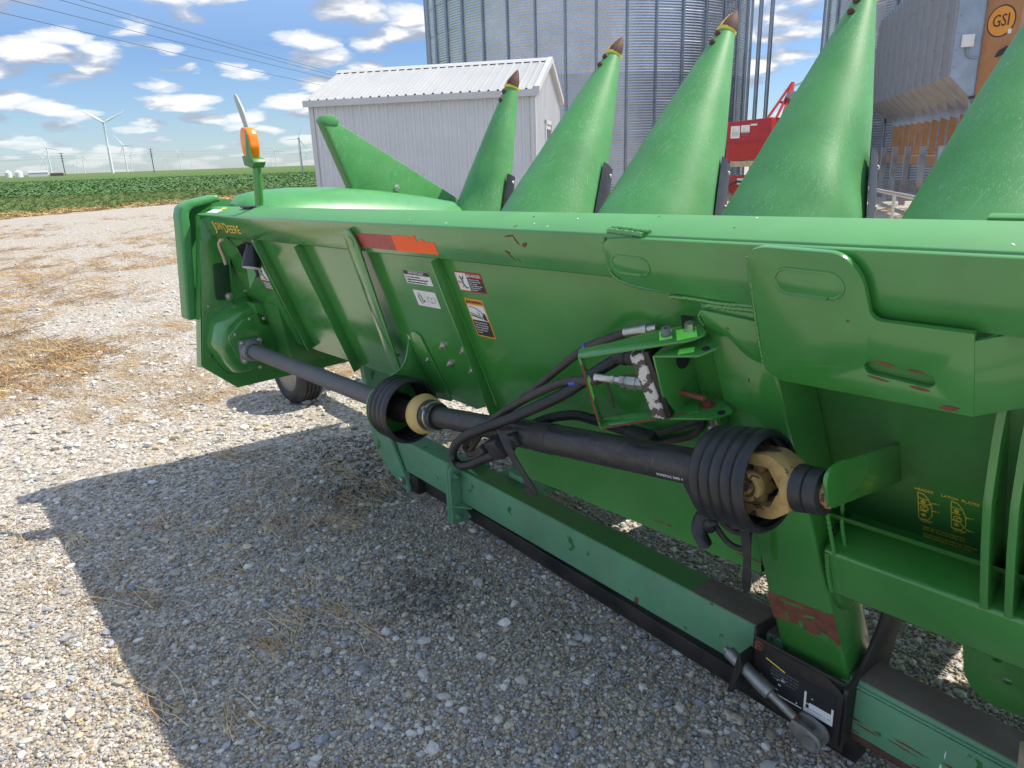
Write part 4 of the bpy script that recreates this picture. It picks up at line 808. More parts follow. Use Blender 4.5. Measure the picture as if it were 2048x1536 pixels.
# fittings
fA = vbm @ Vector((-.019, -.018, .0)); fd = Vector((-1, -.16, .015)).normalized()
G().lathe([(0, .017), (.018, .017), (.019, .020), (.045, .020), (.046, .015), (.052, .015), (.053, .018), (.066, .018), (.067, .013), (.078, .011), (.088, .011)], fA, fd, 6).done('hydraulic_fitting', ZINC, vb)
G().lathe([(.085, .0125), (.097, .0125), (.098, .0105), (.14, .0108), (.145, .0118)], fA, fd, 18).done('hose_ferrule', ZINC, vb)
hB = fA+fd*.13
fC = vbm @ Vector((-.019, .02, .045)); 
G().lathe([(0, .019), (.05, .019), (.052, .022), (.085, .021), (.09, .017)], fC, Vector((-1, -.05, .02)), 18).done('rubber_boot', RUBBER, vb)
hC = fC+Vector((-1, -.05, .02))*.08
def hose(name, pts, r, m=HOSE, corr=0., parent=hd, n=12):
    P = smooth_path(pts, 14)
    if corr:
        P = resample(P, corr/4); k = len(P)
        return G().tube(P, r, n, rf=lambda t_: 1+.085*math.cos(t_*(k-1)/4*2*math.pi)).done(name, m, parent, sharp=80)
    return G().tube(resample(P, .012), r, n).done(name, m, parent)
hose('hydraulic_hose', [tuple(hB), (-1.25, -.125, -.366), (-1.36, -.130, -.39), (-1.51, -.145, -.462), (-1.70, -.165, -.575), (-1.86, -.180, -.685), (-1.955, -.185, -.765), (-1.90, -.20, -.775), (-1.78, -.215, -.695)], .0125)
hose('hydraulic_hose', [(-1.165, -.022, -.258), (-1.22, -.045, -.272), (-1.30, -.07, -.302), (-1.385, -.085, -.358), (-1.50, -.10, -.44), (-1.66, -.13, -.555), (-1.84, -.16, -.685), (-1.93, -.20, -.79), (-1.86, -.215, -.77), (-1.76, -.22, -.69)], .0115)
G().lathe([(0, .0125), (.05, .0125), (.051, .015), (.065, .015), (.066, .010), (.09, .010)], (-1.19, -.032, -.262), (1, .35, .12), 14).done('hose_ferrule', ZINC, hd)
hose('hose_band', [(-1.315, -.128, -.383), (-1.345, -.130, -.389)], .0134, BLUEV); hose('hose_band', [(-1.30, -.07, -.300), (-1.315, -.073, -.311)], .0124, BLUEV)
hose('wire_conduit', [tuple(hC), (-1.165, -.062, -.300), (-1.24, -.10, -.342), (-1.37, -.145, -.425), (-1.55, -.19, -.515), (-1.70, -.215, -.585), (-1.84, -.225, -.655), (-1.95, -.225, -.735), (-2.01, -.222, -.805), (-1.985, -.222, -.838), (-1.90, -.225, -.805), (-1.80, -.228, -.745), (-1.70, -.23, -.69)], .0155, BLACKP, corr=.0062, n=14)
G().box(-.035, .035, -.03, .03, -.034, .034, Matrix.Translation((-1.665, -.225, -.648)) @ Matrix.Rotation(R(-22), 4, 'Y')).done('cable_connector', BLACKP, hd, bevel=.006)
G().box(-.03, .035, -.022, .022, -.022, .022, Matrix.Translation((-1.60, -.205, -.612)) @ Matrix.Rotation(R(-22), 4, 'Y')).done('cable_connector', BLACKP, hd, bevel=.006)
G().lathe([(0, .02), (.03, .024), (.10, .0465), (.17, .0475), (.175, .040)], o1+D2*.60, D2, 24).done('tube_wrap', RUBBER, hd)
hose('wire_conduit', [(-1.58, -.15, -.595), (-1.53, -.10, -.585), (-1.46, -.06, -.582), (-1.39, -.04, -.597), (-1.32, -.03, -.612), (-1.27, -.02, -.622)], .015, BLACKP, corr=.0062, n=14)
G().box(-1.29, -1.19, -.045, .0, -.64, -.605).done('cable_connector', BLACKP, hd, bevel=.008)
hose('hydraulic_hose', [(-1.27, -.01, -.625), (-1.19, .0, -.612), (-1.12, .0, -.575), (-1.06, .003, -.54), (-1.01, .006, -.50), (-1.0, .006, -.46)], .010)
hose('hydraulic_hose', [(-1.22, .0, -.655), (-1.14, .003, -.625), (-1.07, .004, -.585), (-1.03, .006, -.53), (-1.02, .006, -.46)], .010)
G().lathe([(0, .011), (.05, .011), (.055, .019), (.075, .019), (.078, .016), (.09, .022), (.12, .022)], (-.97, -.03, -.45), (.10, .0, -1), 14).done('hydraulic_fitting', ZINC, hd)
G().box(-.965, -.945, -.03, .0, -.60, -.45).done('bracket_stay', GREEND, hd)
# velcro strap hanging off the tube
sp = smooth_path([(-1.60, -.235, -.565), (-1.555, -.262, -.60), (-1.525, -.268, -.66), (-1.515, -.262, -.72), (-1.535, -.255, -.765), (-1.575, -.25, -.785)], 8)
G().grid([[p+Vector((-.022, .0, .008)), p+Vector((.022, 0, -.008))] for p in sp]).grid([[p+Vector((-.022, -.003, .008)), p+Vector((.022, -.003, -.008))] for p in sp]).done('hanging_strap', RUBBER, hd)
G().prism([(-1.225, -.35), (-1.215, -.352), (-1.205, -.40), (-1.21, -.452), (-1.218, -.452), (-1.215, -.40)], 'y', -.118, -.116).done('torn_tape', RUBBER, hd)
# wiring below the second bell
hose('wire_conduit', [(-1.09, -.06, -.60), (-1.075, -.05, -.72), (-1.05, -.05, -.80), (-1.02, -.07, -.84), (-1.00, -.10, -.80), (-.97, -.11, -.76)], .0155, BLACKP, corr=.0062, n=14)
hose('wire_conduit', [(-.985, -.10, -.745), (-1.01, -.105, -.775), (-1.03, -.105, -.83), (-1.025, -.10, -.885)], .019, BLACKP, corr=.0066, n=14)
hose('hydraulic_hose', [(-1.03, -.05, -.76), (-.98, -.05, -.84), (-.93, -.05, -.84), (-.915, -.05, -.79)], .0085); hose('hydraulic_hose', [(-1.04, -.05, -.80), (-.99, -.05, -.90), (-.93, -.05, -.90), (-.905, -.05, -.82)], .0085)
hose('hydraulic_hose', [(-1.10, -.02, -.62), (-1.085, -.02, -.74), (-1.07, -.01, -.84)], .0045)
G().prism([(-.925, -.78), (-.895, -.76), (-.905, -.88), (-.935, -1.06), (-.96, -1.09), (-.955, -1.02), (-.935, -.93)], 'y', -.062, -.058).done('hanging_strap', RUBBER, hd)
k_ = G().lathe([(0, .02), (.03, .045), (.07, .04), (.1, .015)], (-.93, -.055, -.80), (.2, 0, 1), 8)
for v in k_.bm.verts: v.co += Vector((random.random()-.5, random.random()-.5, random.random()-.5))*.012
k_.done('wire_bundle', RUBBER, hd)

# ------------------------------------------------------------------ transport cart (own frame, x along the cart)
CY = math.atan(.042)
ct = empty('header_cart', 'dull green transport cart under the corn header, paint chipped and rusty', 'cart', loc=(-.812, 1.83, -.009), rot=(0, 0, -CY)); ct.scale = (1.083,)*3
G().box(-1.68, .085, 0, .115, .172, .335).done('frame_tube', CARTG, ct, bevel=.010, seg=3)
G().box(.085, 1.3, 0, .115, .172, .335).done('frame_tube', CARTG, ct, bevel=.010, seg=3)
G().box(.05, .60, -.004, .002, .172, .31).done('doubler', CARTG, ct, bevel=.001)
G().box(-.40, 1.3, .003, .112, .335, .338).done('rusted_top', CARTD, ct)
G().box(-1.66, -.40, .006, .109, .335, .3375).done('tube_top', GREEND, ct)
G().box(.595, 1.3, -.003, .001, .18, .32).done('rusted_face', RUSTD, ct)
G().box(.10, 1.3, -.006, .12, .150, .172).done('bottom_flange', RUSTD, ct, bevel=.002)
noisy_bead('weld_bead', [(.10, -.003, .318), (.35, -.003, .318), (.6, -.003, .318)], .004, ct, CARTG)
G().box(-2.30, -1.715, 0, .115, .165, .335).done('front_tube', CARTG, ct, bevel=.010, seg=3)
for x in (-1.713, -1.690):
    G().prism(rpoly([(-.055, .075), (.17, .075), (.17, .365), (-.02, .372), (-.055, .35)], [.01, .01, .01, .02, .03], 4), 'x', x-.010, x+.010).done('joint_flange', CARTG, ct, bevel=.003)
for y_, z_ in ((-.030, .315), (-.030, .115), (.03, .10), (.14, .315)): bolt(-1.679, y_, z_, .013, ct, CARTG, ax=(1, 0, 0))
G().prism([(-1.679, 0), (-1.679, -.052), (-1.60, 0)], 'z', .168, .174).done('joint_gusset', CARTG, ct)
G().prism([(-1.679, .34), (-1.679, .36), (-1.56, .336)], 'y', .02, .028).done('joint_gusset', CARTG, ct)
# curved front riser plate
rz = rpoly([(-2.55, .70), (-2.50, .70), (-2.455, .45), (-2.42, .385), (-2.36, .35), (-2.28, .337), (-2.12, .10), (-2.12, .065), (-2.30, .125), (-2.425, .20), (-2.475, .30), (-2.505, .50)], [.01, .01, .05, .04, .03, .0, .02, .01, .03, .05, .05, .05], 5)
rs = G().prism(rz, 'y', -.022, -.006).done('riser_plate', CARTG, ct, bevel=.003)
G().prism(rz, 'y', .122, .138).done('riser_plate', CARTG, ct, bevel=.003)
G().grid([[(x, y_, z_) for y_ in (-.014, .13)] for x, z_ in ((-2.505, .70), (-2.46, .45), (-2.425, .388), (-2.365, .352), (-2.29, .338))]).done('riser_web', CARTG, ct)
bolt(-2.165, -.022, .125, .020, ct, ZINC, stud=False, washer=False)
G().box(-2.14, -2.06, -.004, .10, .075, .165).done('skid_foot', BLACKS, ct, bevel=.003)
# black drawbar slung below the tube
G().prism([(-2.06, .085), (.15, .045), (.15, .115), (-2.06, .150)], 'y', .03, .095).done('drawbar', BLACKS, ct, bevel=.004)
# cross members to the far rail
for x in (-1.56, 1.0):
    G().box(x, x+.10, .116, 1.25, .185, .330).done('cross_member', CARTG, ct, bevel=.008)
G().box(-2.6, 1.3, 1.25, 1.36, .172, .335).done('far_rail', CARTG, ct, bevel=.008)
G().box(-1.48, -1.38, .12, .26, .22, .36).done('clamp_block', CARTG, ct, bevel=.006)
# axle and wheels
G().box(-4.25, -2.30, .55, .66, .33, .44).done('tongue_beam', CARTG, ct, bevel=.008)
G().box(-4.22, -4.12, .38, 1.75, .27, .37).done('axle', CARTG, ct, bevel=.008)
def wheel(x, y_, parent):
    w = empty('wheel', parent=parent, loc=(x, y_, .315))
    prof = [(-.085, .215), (-.100, .235), (-.103, .262), (-.092, .290), (-.075, .308)]
    for k in range(5):
        c = -.060+.030*k; prof += [(c-.010, .3145), (c+.008, .3155), (c+.010, .306), (c+.018, .306)] if k < 4 else [(c-.010, .3145), (c+.008, .314)]
    prof += [(.075, .308), (.092, .290), (.103, .262), (.100, .235), (.085, .215)]
    G().lathe(prof, (0, 0, 0), (0, 1, 0), 48, cap=False).done('tyre', RUBBER, w, sharp=45)
    G().lathe([(-.088, .222), (-.090, .205), (-.060, .195), (-.045, .14), (-.050, .07), (-.075, .062), (-.078, .03)], (0, 0, 0), (0, 1, 0), 36).done('rim', STEEL, w)
    for k in range(5): bolt(.09*math.cos(k*1.2566), -.05, .09*math.sin(k*1.2566), .011, w, ZINC, name='lug_nut', washer=False, stud=False)
wheel(-4.17, .27, ct); wheel(-4.17, 1.86, ct)
# black saddle bracket that holds the tower leg
sb = G().prism(rpoly([(-.135, .16), (-.135, .345), (.07, .345), (.125, .318), (.145, .29), (.145, .135), (-.02, .13)], [.004, .01, .03, .03, .02, .004, .03], 4), 'y', -.055, -.047).done('saddle_bracket', BLACKS, ct, bevel=.0015)
G().prism([(-.135, -.055), (-.135, .05), (-.127, .05), (-.127, -.055)], 'z', .16, .375).done('saddle_side', BLACKS, sb, bevel=.0015)
G().prism(rpoly([(-.055, .15), (-.055, .325), (.02, .36), (.10, .46), (.15, .60), (.26, .60), (.29, .50), (.20, .36), (.15, .15)], [0, .01, .02, .03, .03, .04, .04, .05, 0], 4), 'x', .131, .143).done('saddle_side', BLACKS, sb, bevel=.002)
G().box(-.126, .13, -.046, -.004, .19, .196).done('saddle_floor', BLACKS, sb)
G().box(-.128, .133, -.060, -.052, .340, .352).done('saddle_lip', BLACKS, sb, bevel=.003)
G().lathe([(0, .026), (.035, .026), (.038, .02)], (.144, .235, .525), (1, 0, 0), 18).done('pivot_boss', BLACKP, sb)
lbl = G().prism(rpoly(rect(-.098, .122, .195, .295), .008, 3), 'y', -.0562, -.055, M=Matrix.Rotation(R(-1), 4, 'Y')).done('warning_label', BLACKV, sb); lbl['label'] = 'black label worn to white scraps'
for x0, x1, z0, z1 in ((-.098, -.094, .20, .24), (-.094, -.07, .195, .199), (-.05, .03, .198, .202), (.035, .118, .198, .212), (.035, .041, .21, .262), (.112, .118, .212, .25), (.05, .112, .214, .232)): G().prism(rpoly(rect(x0, x1, z0, z1), .001, 2), 'y', -.0568, -.0562, M=Matrix.Rotation(R(-1), 4, 'Y')).done('printed_shape', WHITE, lbl)
for k in range(16): patch('worn_scrap', -.06+.17*random.random(), .205+.06*random.random(), .004+.012*random.random(), .003+.005*random.random(), -.0565, lbl, WHITE, rough=.7, n=9)
G().prism([(-.09, .300), (-.03, .285), (-.03, .281), (-.09, .296)], 'y', -.0568, -.0562).done('printed_shape', YELV, lbl)
for k in range(4): text('printed_text', ('ATTENTION OPERATOR', 'LATCH HEADER TO CART', 'BEFORE TRANSPORTING', 'CHECK BOLTS DAILY')[k], .0075, (-.03, -.0568, .278-.010*k), GREYC, lbl)
bolt(-.115, -.055, .325, .009, sb, RUST)
for k in range(14): patch('rust_streak', .10+.48*random.random(), .215+.02*random.random()-.01*(k % 3), .03+.08*random.random(), .004+.006*random.random(), -.0045, ct, RUST, ang=-.03, rough=.6)
for k in range(10): patch('rust_streak', .09+.5*random.random(), .180+.006*random.random(), .05+.07*random.random(), .006+.008*random.random(), -.0045, ct, RUST, rough=.6)
patch('bird_dropping', .36, .215, .008, .03, -.0048, ct, WHITE); patch('bird_dropping', .365, .26, .004, .03, -.0048, ct, WHITE)
# turnbuckle rod hooked on the bracket
tb = empty('turnbuckle', parent=ct, loc=(-.205, -.085, .278)); 
tdir = Vector((.268, -.012, -.094)).normalized()
G().lathe([(0, .008), (.012, .011), (.014, .019), (.115, .0195), (.118, .021), (.165, .021), (.168, .012), (.25, .0115)], (0, 0, 0), tdir, 22).done('turnbuckle_body', STEEL, tb)
G().lathe([(.165, .010), (.26, .010)], (0, 0, 0), tdir, 14).done('threaded_rod', RUST, tb)
cm = Matrix.Translation(tdir*.285) @ Matrix.Rotation(math.asin(-tdir.z), 4, 'Y')
for y_ in (-.026, .016): G().prism(rpoly([(-.035, -.014), (-.035, .014), (.0, .028), (.045, .030), (.062, .0), (.045, -.030), (.0, -.028)], [.004, .004, .02, .02, .025, .02, .02], 4), 'y', y_, y_+.010, M=cm).done('clevis_cheek', STEEL, tb, bevel=.002)
G().lathe([(-.034, .020), (-.026, .020), (.03, .017)], cm @ Vector((.03, 0, 0)), (0, 1, 0), 18).done('clevis_pin', STEEL, tb)
G().prism(rpoly([(.035, -.11), (.062, .03), (.072, .03), (.075, -.02), (.050, -.11)], .003), 'y', -.030, .030).done('hook_plate', BLACKS, tb)
# pale wooden post end standing at the right edge of the view
wb = G().box(-.045, .045, -.045, .045, 0, .50).done('wooden_post', WOOD, None, bevel=.004, loc=(-.176, 1.71, 0)); wb.rotation_euler = (R(3), R(-4), R(12))
tag(wb, 'pale wooden post end at the right edge beside the rusty cart', 'post')
# ------------------------------------------------------------------ farm buildings
def polar(az, D, z=0.): return Vector((-D*math.sin(R(az)), D*math.cos(R(az)), z))
# shed
A_, B_ = polar(63.3, 20.06), polar(46.92, 18.35); wd = (B_-A_); SL = wd.length; wd.normalize(); bk = Vector((-wd.y, wd.x, 0)); bk = bk if bk.dot(A_) > 0 else -bk
shed = empty('shed', 'white ribbed steel shed with gable roof between field and bins', 'shed'); shed.matrix_world = Matrix(((wd.x, bk.x, 0, A_.x), (wd.y, bk.y, 0, A_.y), (0, 0, 1, 0), (0, 0, 0, 1)))
WH, RZ, SDp = 3.36, 4.22, 4.6
def ribbed(L_, H0, prof, rib=.229, rh=.036):
    """vertical section profile along u: flat with trapezoid ribs"""
    us = []; u = 0.
    while u < L_:
        for du, dv in ((.0, 0), (.150, 0), (.170, rh), (.205, rh), (.225, 0)):
            if u+du <= L_: us.append((u+du, dv))
        for du in (.05, .1): 
            if u+du < L_: us += [(u+du, 0), (u+du+.008, .006), (u+du+.016, 0)]
        u += rib
    us.sort(); us.append((L_, 0)); return us
us = ribbed(SL, 0, None)
fw = G().grid([[(u, -dv, z) for u, dv in us] for z in (0, WH)]).done('front_wall', SHEDW, shed)
ug = ribbed(SDp, 0, None)
G().grid([[(SL+dv, u, z0 if z0 == 0 else WH+(RZ-WH)*(1-abs(u-SDp/2)/(SDp/2))) for u, dv in ug] for z0 in (0, 1)]).done('gable_wall', SHEDW, shed)
G().box(.02, SL-.02, SDp-.05, SDp, 0, WH).box(0.0, .05, .02, SDp-.05, 0, WH).done('back_walls', SHEDW, shed)
pitch = math.atan2(RZ-WH, SDp/2); Lr = math.hypot(RZ-WH, SDp/2)+.12
for sgn, y0 in ((1, -.10), (-1, SDp+.10)):
    rows = []
    for t_ in (0, 1):
        rows.append([(u-.12, y0+sgn*t_*Lr*math.cos(pitch)-sgn*0*dv, WH-.06+t_*Lr*math.sin(pitch)+.035+dv*1.3) for u, dv in ribbed(SL+.24, 0, None, rib=.229, rh=.030)])
    G().grid(rows).done('roof_sheet', SHEDR, shed)
G().box(-.13, SL+.13, -.125, -.098, WH-.17, WH-.02).done('eave_trim', SHEDT, shed)
G().prism([(SDp/2-.16, RZ-.02), (SDp/2, RZ+.075), (SDp/2+.16, RZ-.02), (SDp/2, RZ+.045)], 'x', -.14, SL+.14).done('ridge_cap', SHEDT, shed)
for s_ in (0, 1):
    y0, y1 = (-.13, SDp/2) if s_ == 0 else (SDp+.13, SDp/2)
    G().prism([(y0, WH-.10), (y0, WH+.04), (y1, RZ+.085), (y1, RZ-.07)], 'x', SL+.02, SL+.15).done('gable_trim', SHEDT, shed)
G().box(SL-.10, SL+.028, -.032, -.024, 0, WH-.15).box(SL+.024, SL+.032, -.03, .1, 0, WH-.15).done('corner_trim', SHEDT, shed)
G().box(-.028, .09, -.032, -.024, 0, WH-.15).done('corner_trim', SHEDT, shed)
dr_ = G().box(SL+.005, SL+.045, 1.55, 2.55, 0, 2.62).done('door', SHEDT, shed); G().box(SL+.046, SL+.052, 1.65, 2.45, 1.3, 2.5).done('door_window', GLASSD, dr_)
for k in range(3): G().box(SL+.052, SL+.058, 1.65+.27*k, 1.67+.27*k, 1.3, 2.5).done('glazing_bar', SHEDT, dr_)
for a, b, c, d in ((1.48, 1.56, 0, 2.72), (2.54, 2.62, 0, 2.72), (1.48, 2.62, 2.62, 2.72)): G().box(SL+.02, SL+.07, a, b, c, d).done('door_frame', SHEDT, dr_)
# grain bins
def bin_(az, D, Rr, H, label, nst, a0, arc):
    c = polar(az, D); b = empty('grain_bin', label, 'grain bin', 'corrugated steel grain bins', loc=c)
    face = math.atan2(-c.y, -c.x)
    ring = 1.118; nr = int(H/ring)
    for r_ in range(nr):
        rows = []; ns = 44
        for i in range(ns+1):
            z = .45+r_*ring+ring*i/ns; rr = Rr+.011*math.cos(2*math.pi*(i/ns)*11)+(.002 if r_ % 2 else 0)
            rows.append([(rr*math.cos(t_), rr*math.sin(t_), z) for t_ in [face-arc+2*arc*k/110 for k in range(111)]])
        G().grid(rows).done('wall_ring', GALV if r_ >= 4 else (GALVD if r_ < 3 or r_ == 3 else GALV), b, sharp=80)  # lower rings use the darker steel tone
    G().lathe([(.45, Rr-.25), (.45+nr*ring, Rr-.25), (.45+nr*ring+Rr*.55, .6)], (0, 0, 0), (0, 0, 1), 48).done('bin_core', GALVD, b)
    G().lathe([(0, Rr+.22), (.45, Rr+.22), (.452, Rr-.3)], (0, 0, 0), (0, 0, 1), 96, cap=False).done('foundation', CONC, b)
    sg = G()
    sg.prism([(0, -.055), (.02, -.055), (.075, -.03), (.075, .03), (.02, .055), (0, .055)], 'z', 0.45, .45+nr*ring)
    me = sg.done('stiffener', GALVR, b)
    for k in range(nst):
        t_ = a0+2*math.pi*k/nst; dd = (t_-face+math.pi) % (2*math.pi)-math.pi
        if abs(dd) > arc: continue
        o = me if not me.get('used') else me.copy()
        if not me.get('used'): me['used'] = 1
        else: COL.objects.link(o)
        o.parent = b; o.rotation_euler = (0, 0, t_); o.location = ((Rr+.006)*math.cos(t_), (Rr+.006)*math.sin(t_), 0)
    return b
bin_(43.1, 38.7, 7.68, 11.6, 'large round corrugated steel bin directly behind the white shed', 40, .02, R(100))
bin_(15.9, 41.0, 7.9, 11.6, 'round corrugated steel bin mostly hidden behind the orange-trimmed dryer', 40, .05, R(100))
# downpipes beside the first bin
dp = empty('conveyor_pipes', 'pair of thin steel pipes standing against the sky beside the bin', 'pipes', loc=polar(31.1, 33))
for k, x in enumerate((0, .42)): G().tube([(x*.85, x*.53, 0), (x*.85+.02, x*.53, 12)], .085, 12).done('pipe', GALVR, dp)
G().box(-.12, .5, -.06, .35, 1.5, 1.6).done('pipe_clamp', GALVR, dp)
# dryer
N_, F_ = polar(19.25, 22.0), polar(23.65, 34.6); dx = (F_-N_); DL = dx.length; dx.normalize(); dn = Vector((-dx.y, dx.x, 0)); dn = dn if dn.dot(N_) < 0 else -dn   # dn towards viewer side
# local: x along the long side away from the viewer, y inward, z up
inn = -dn
dry = empty('grain_dryer', 'long ribbed steel grain dryer on orange legs with orange control door', 'grain dryer'); dry.matrix_world = Matrix(((dx.x, inn.x, 0, N_.x), (dx.y, inn.y, 0, N_.y), (0, 0, 1, 0), (0, 0, 0, 1)))
PB, PT = 3.37, 6.27
np_ = 12; pw = DL/np_
for k in range(np_):
    x0 = k*pw
    G().grid([[(x0+u*pw, v, z) for u, v in ((0, 0), (.06, -.05), (.12, -.05), (.16, 0), (.42, 0), (.44, -.012), (.46, 0), (.70, 0), (.72, -.012), (.74, 0), (1., 0))] for z in (PB, PT)]).done('side_panel', DRYP, dry)
    G().grid([[(x0+u*pw, v+t_*.75, PB-t_*.72) for u, v in ((0, 0), (.06, -.05), (.12, -.05), (.16, 0), (.46, 0), (.5, -.03), (.54, 0), (1., 0))] for t_ in (0, 1)]).done('hopper_panel', DRYH, dry)
    for zb in (PB+.15, PB+.8, PB+1.5, PB+2.2): G().lathe([(0, .022), (.02, .02)], (x0+.02, -.004, zb), (0, -1, 0), 6).done('panel_bolt', GALVR, dry)
    # orange leg above, grey steel below
    if k < 11:
        G().box(x0+.05, x0+.11, .62, .78, 1.15, PB-.62).done('hopper_leg', OLDOR, dry)
        G().prism([(.45, PB-.45), (.55, PB-.85), (.85, PB-.95), (.85, PB-.72)], 'x', x0+.045, x0+.055).done('leg_gusset', GALVF, dry)
        if k % 2 == 0: G().box(x0+.0, x0+.16, -.02, .14, 0, 1.74).done('support_post', GALVR, dry)
G().box(-.1, DL, .30, .42, 1.20, 1.47).done('orange_rail', ORP, dry)
G().grid([[(x, y_, z) for x in (0, DL)] for y_, z in ((0, PT), (.9, PT+1.0))]).done('roof_panel', DRYP, dry)
ra = G(); 
for k in range(24): ra.box(k*DL/24, k*DL/24+.28, .02, .10, PT+.02, PT+.16)
ra.done('eave_cleats', GALVR, dry)['kind'] = 'stuff'
# end wall facing the viewer
ew = G().prism([(0, PB), (0, PT+.2), (3.2, PT+.2), (3.2, PB-.9), (1.05, PB-.95), (.95, PB-1.0)], 'x', -.03, 0).done('end_wall', GALVF, dry)
for k in range(8): G().lathe([(0, .025), (.02, .02)], (-.03, .06, PB+.2+.38*k), (-1, 0, 0), 6).done('panel_bolt', GALVR, ew)
G().box(-.05, 0, .95, 1.35, PB-1.6, PB-.9).done('end_wall_skirt', GALVF, ew)
for y_ in (.98, 1.55): G().box(-.10, .10, y_, y_+.22, 1.2, PB-.9).done('hopper_leg', OLDOR, dry)
DA = R(50)
# door frame: u along the open door, w its outer face, z up
du_, dw_ = Vector((-math.sin(DA), math.cos(DA), 0)), Vector((-math.cos(DA), -math.sin(DA), 0))
DM = Matrix(((du_.x, dw_.x, 0, -.035), (du_.y, dw_.y, 0, .54), (0, 0, 1, 0), (0, 0, 0, 1)))
dd_ = G().prism(rpoly([(.06, PB-.72), (.92, PB-.72), (.92, PT+.3), (.0, PT+.3), (.0, PB+2.05), (.06, PB+1.95)], .03), 'y', -.08, 0, M=DM).done('control_door', ORP, dry, bevel=.01)
lc = (.46, PB+1.10)
G().prism(circ(lc[0], lc[1], .345, 36), 'y', 0, .004, M=DM).done('emblem_ring', BLACKV, dd_); G().prism(circ(lc[0], lc[1], .315, 36), 'y', .0, .006, M=DM).done('emblem_disc', ORANGEV, dd_)
lt_ = text('emblem_lettering', 'GSI', .37, (0, 0, 0), BLACKV, dd_, ext=.004)
lt_.matrix_local = Matrix.Translation(DM @ Vector((lc[0], .010, lc[1]))) @ Matrix(((du_.x*.8, 0, dw_.x, 0), (du_.y*.8, 0, dw_.y, 0), (0, 1, 0, 0), (0, 0, 0, 1)))
G().prism(rpoly([(.46, PB+.32), (.54, PB+.46), (.74, PB+.54), (.84, PB+.46), (.74, PB+.36), (.60, PB+.36)], .02), 'y', 0, .06, M=DM).done('door_handle', BLACKP, dd_)
G().box(.66, .74, 0, .01, PB+.80, PB+.90, DM).done('door_sticker', WHITE, dd_)
for z in (PB-.55, PB+1.7): G().box(-.12, -.03, .47, .56, z, z+.06).done('hinge', BLACKS, dd_)
jb = G().box(-.13, -.031, .14, .40, PB+.62, PB+.90).done('junction_box', WHITE, dry, bevel=.01)
G().tube(smooth_path([(-.09, .28, PB+.62), (-.09, .29, PB+.48), (-.09, .38, PB+.38), (-.09, .46, PB+.38), (-.09, .54, PB+.38)], 8), .022, 10).done('conduit', GALVR, jb)
# black heater box and motors under the dryer, a galvanised handrail
bx_ = G().box(.6, 2.6, .8, 2.0, .12, 1.15).done('burner_box', BLACKS, None, bevel=.03); bx_.matrix_world = dry.matrix_world @ bx_.matrix_basis; tag(bx_, 'black burner box standing under the grain dryer', 'burner')
for k, (x, y_) in enumerate(((2.3, .55), (1.5, .45))):
    mt = G().lathe([(0, .10), (.02, .16), (.34, .16), (.36, .12), (.42, .05)], (0, 0, 0), (0, -1, .0), 20).done('electric_motor', OLDOR if k == 0 else YELLOWP, None); mt.matrix_world = dry.matrix_world @ Matrix.Translation((x, y_, .55))
    tag(mt, ('orange electric motor low between the dryer posts' if k == 0 else 'yellowish electric motor on the black burner box'), 'motor'); G().box(-.14, .14, -.34, -.04, -.42, -.14).done('motor_base', OLDOR, mt)
ra_, rb_ = polar(23.3, 17, .97), polar(19.2, 12.5, .99); hr = empty('handrail', 'thin galvanised rail low in front of the dryer posts', 'rail')
G().tube([ra_, rb_], .035, 10).done('rail', ZINC, hr)
for t_ in (.1, .5, .95): p = ra_.lerp(rb_, t_); G().tube([p, Vector((p.x, p.y, 0))], .03, 8).done('rail_post', ZINC, hr)
# red auger hopper
rh = empty('grain_auger', 'red auger hopper with boom and warning labels near the bin', 'auger'); rl, rr_ = polar(32.9, 20.0), polar(29.9, 19.6); ex = (rr_-rl); RL = ex.length; ex.normalize(); ey = Vector((-ex.y, ex.x, 0)); ey = ey if ey.dot(rl) > 0 else -ey
rh.matrix_world = Matrix(((ex.x, ey.x, 0, rl.x), (ex.y, ey.y, 0, rl.y), (0, 0, 1, .12), (0, 0, 0, 1)))
G().prism([(0, 1.45), (.06, 1.42), (RL-.06, 1.46), (RL, 1.9), (RL+.01, 2.42), (0, 2.36)], 'y', 0, .9).done('hopper_body', REDP, rh, bevel=.015)
G().box(-.004, RL+.012, -.02, .92, 1.86, 1.885).done('hopper_seam', REDP, rh)
for x0, x1, z0, z1 in ((.10, .33, 1.97, 2.30), (.36, .58, 2.10, 2.31), (.60, .76, 2.25, 2.33)):
    l_ = G().box(x0, x1, -.006, 0, z0, z1).done('warning_label', WHITE, rh); G().box(x0, x1, -.008, -.006, z1-.04, z1).done('label_band', REDV, l_)
    if z1-z0 > .1:
        G().prism([(x0+.03, z1-.15), (x0+.11, z1-.15), (x0+.07, z1-.08)], 'y', -.009, -.006).done('label_symbol', YELV, l_)
        for k in range(4): G().box(x0+.03, x1-.03, -.008, -.006, z1-.19-.03*k, z1-.18-.03*k).done('label_line', GREYC, l_)
G().box(.12, RL-.08, .0, .8, 1.28, 1.42).done('canvas_skirt', WOOD, rh)
G().prism([(.0, 1.05), (RL, 1.10), (RL, .45), (.35, .40), (.05, .75)], 'y', .05, .7).done('lower_housing', REDP, rh, bevel=.02)
G().box(.32, .62, .03, .05, .85, 1.0).done('warning_label', WHITE, rh)
hose('auger_hose', [(-.05, .0, .45), (.1, -.1, .75), (.35, -.12, .92), (.6, -.1, .85), (.7, -.05, .5)], .03, HOSE, parent=rh)
for x in (.05, RL-.05): G().tube([(x, .4, .5), (x, .4, -.12)], .05, 8).done('stand_leg', REDP, rh)
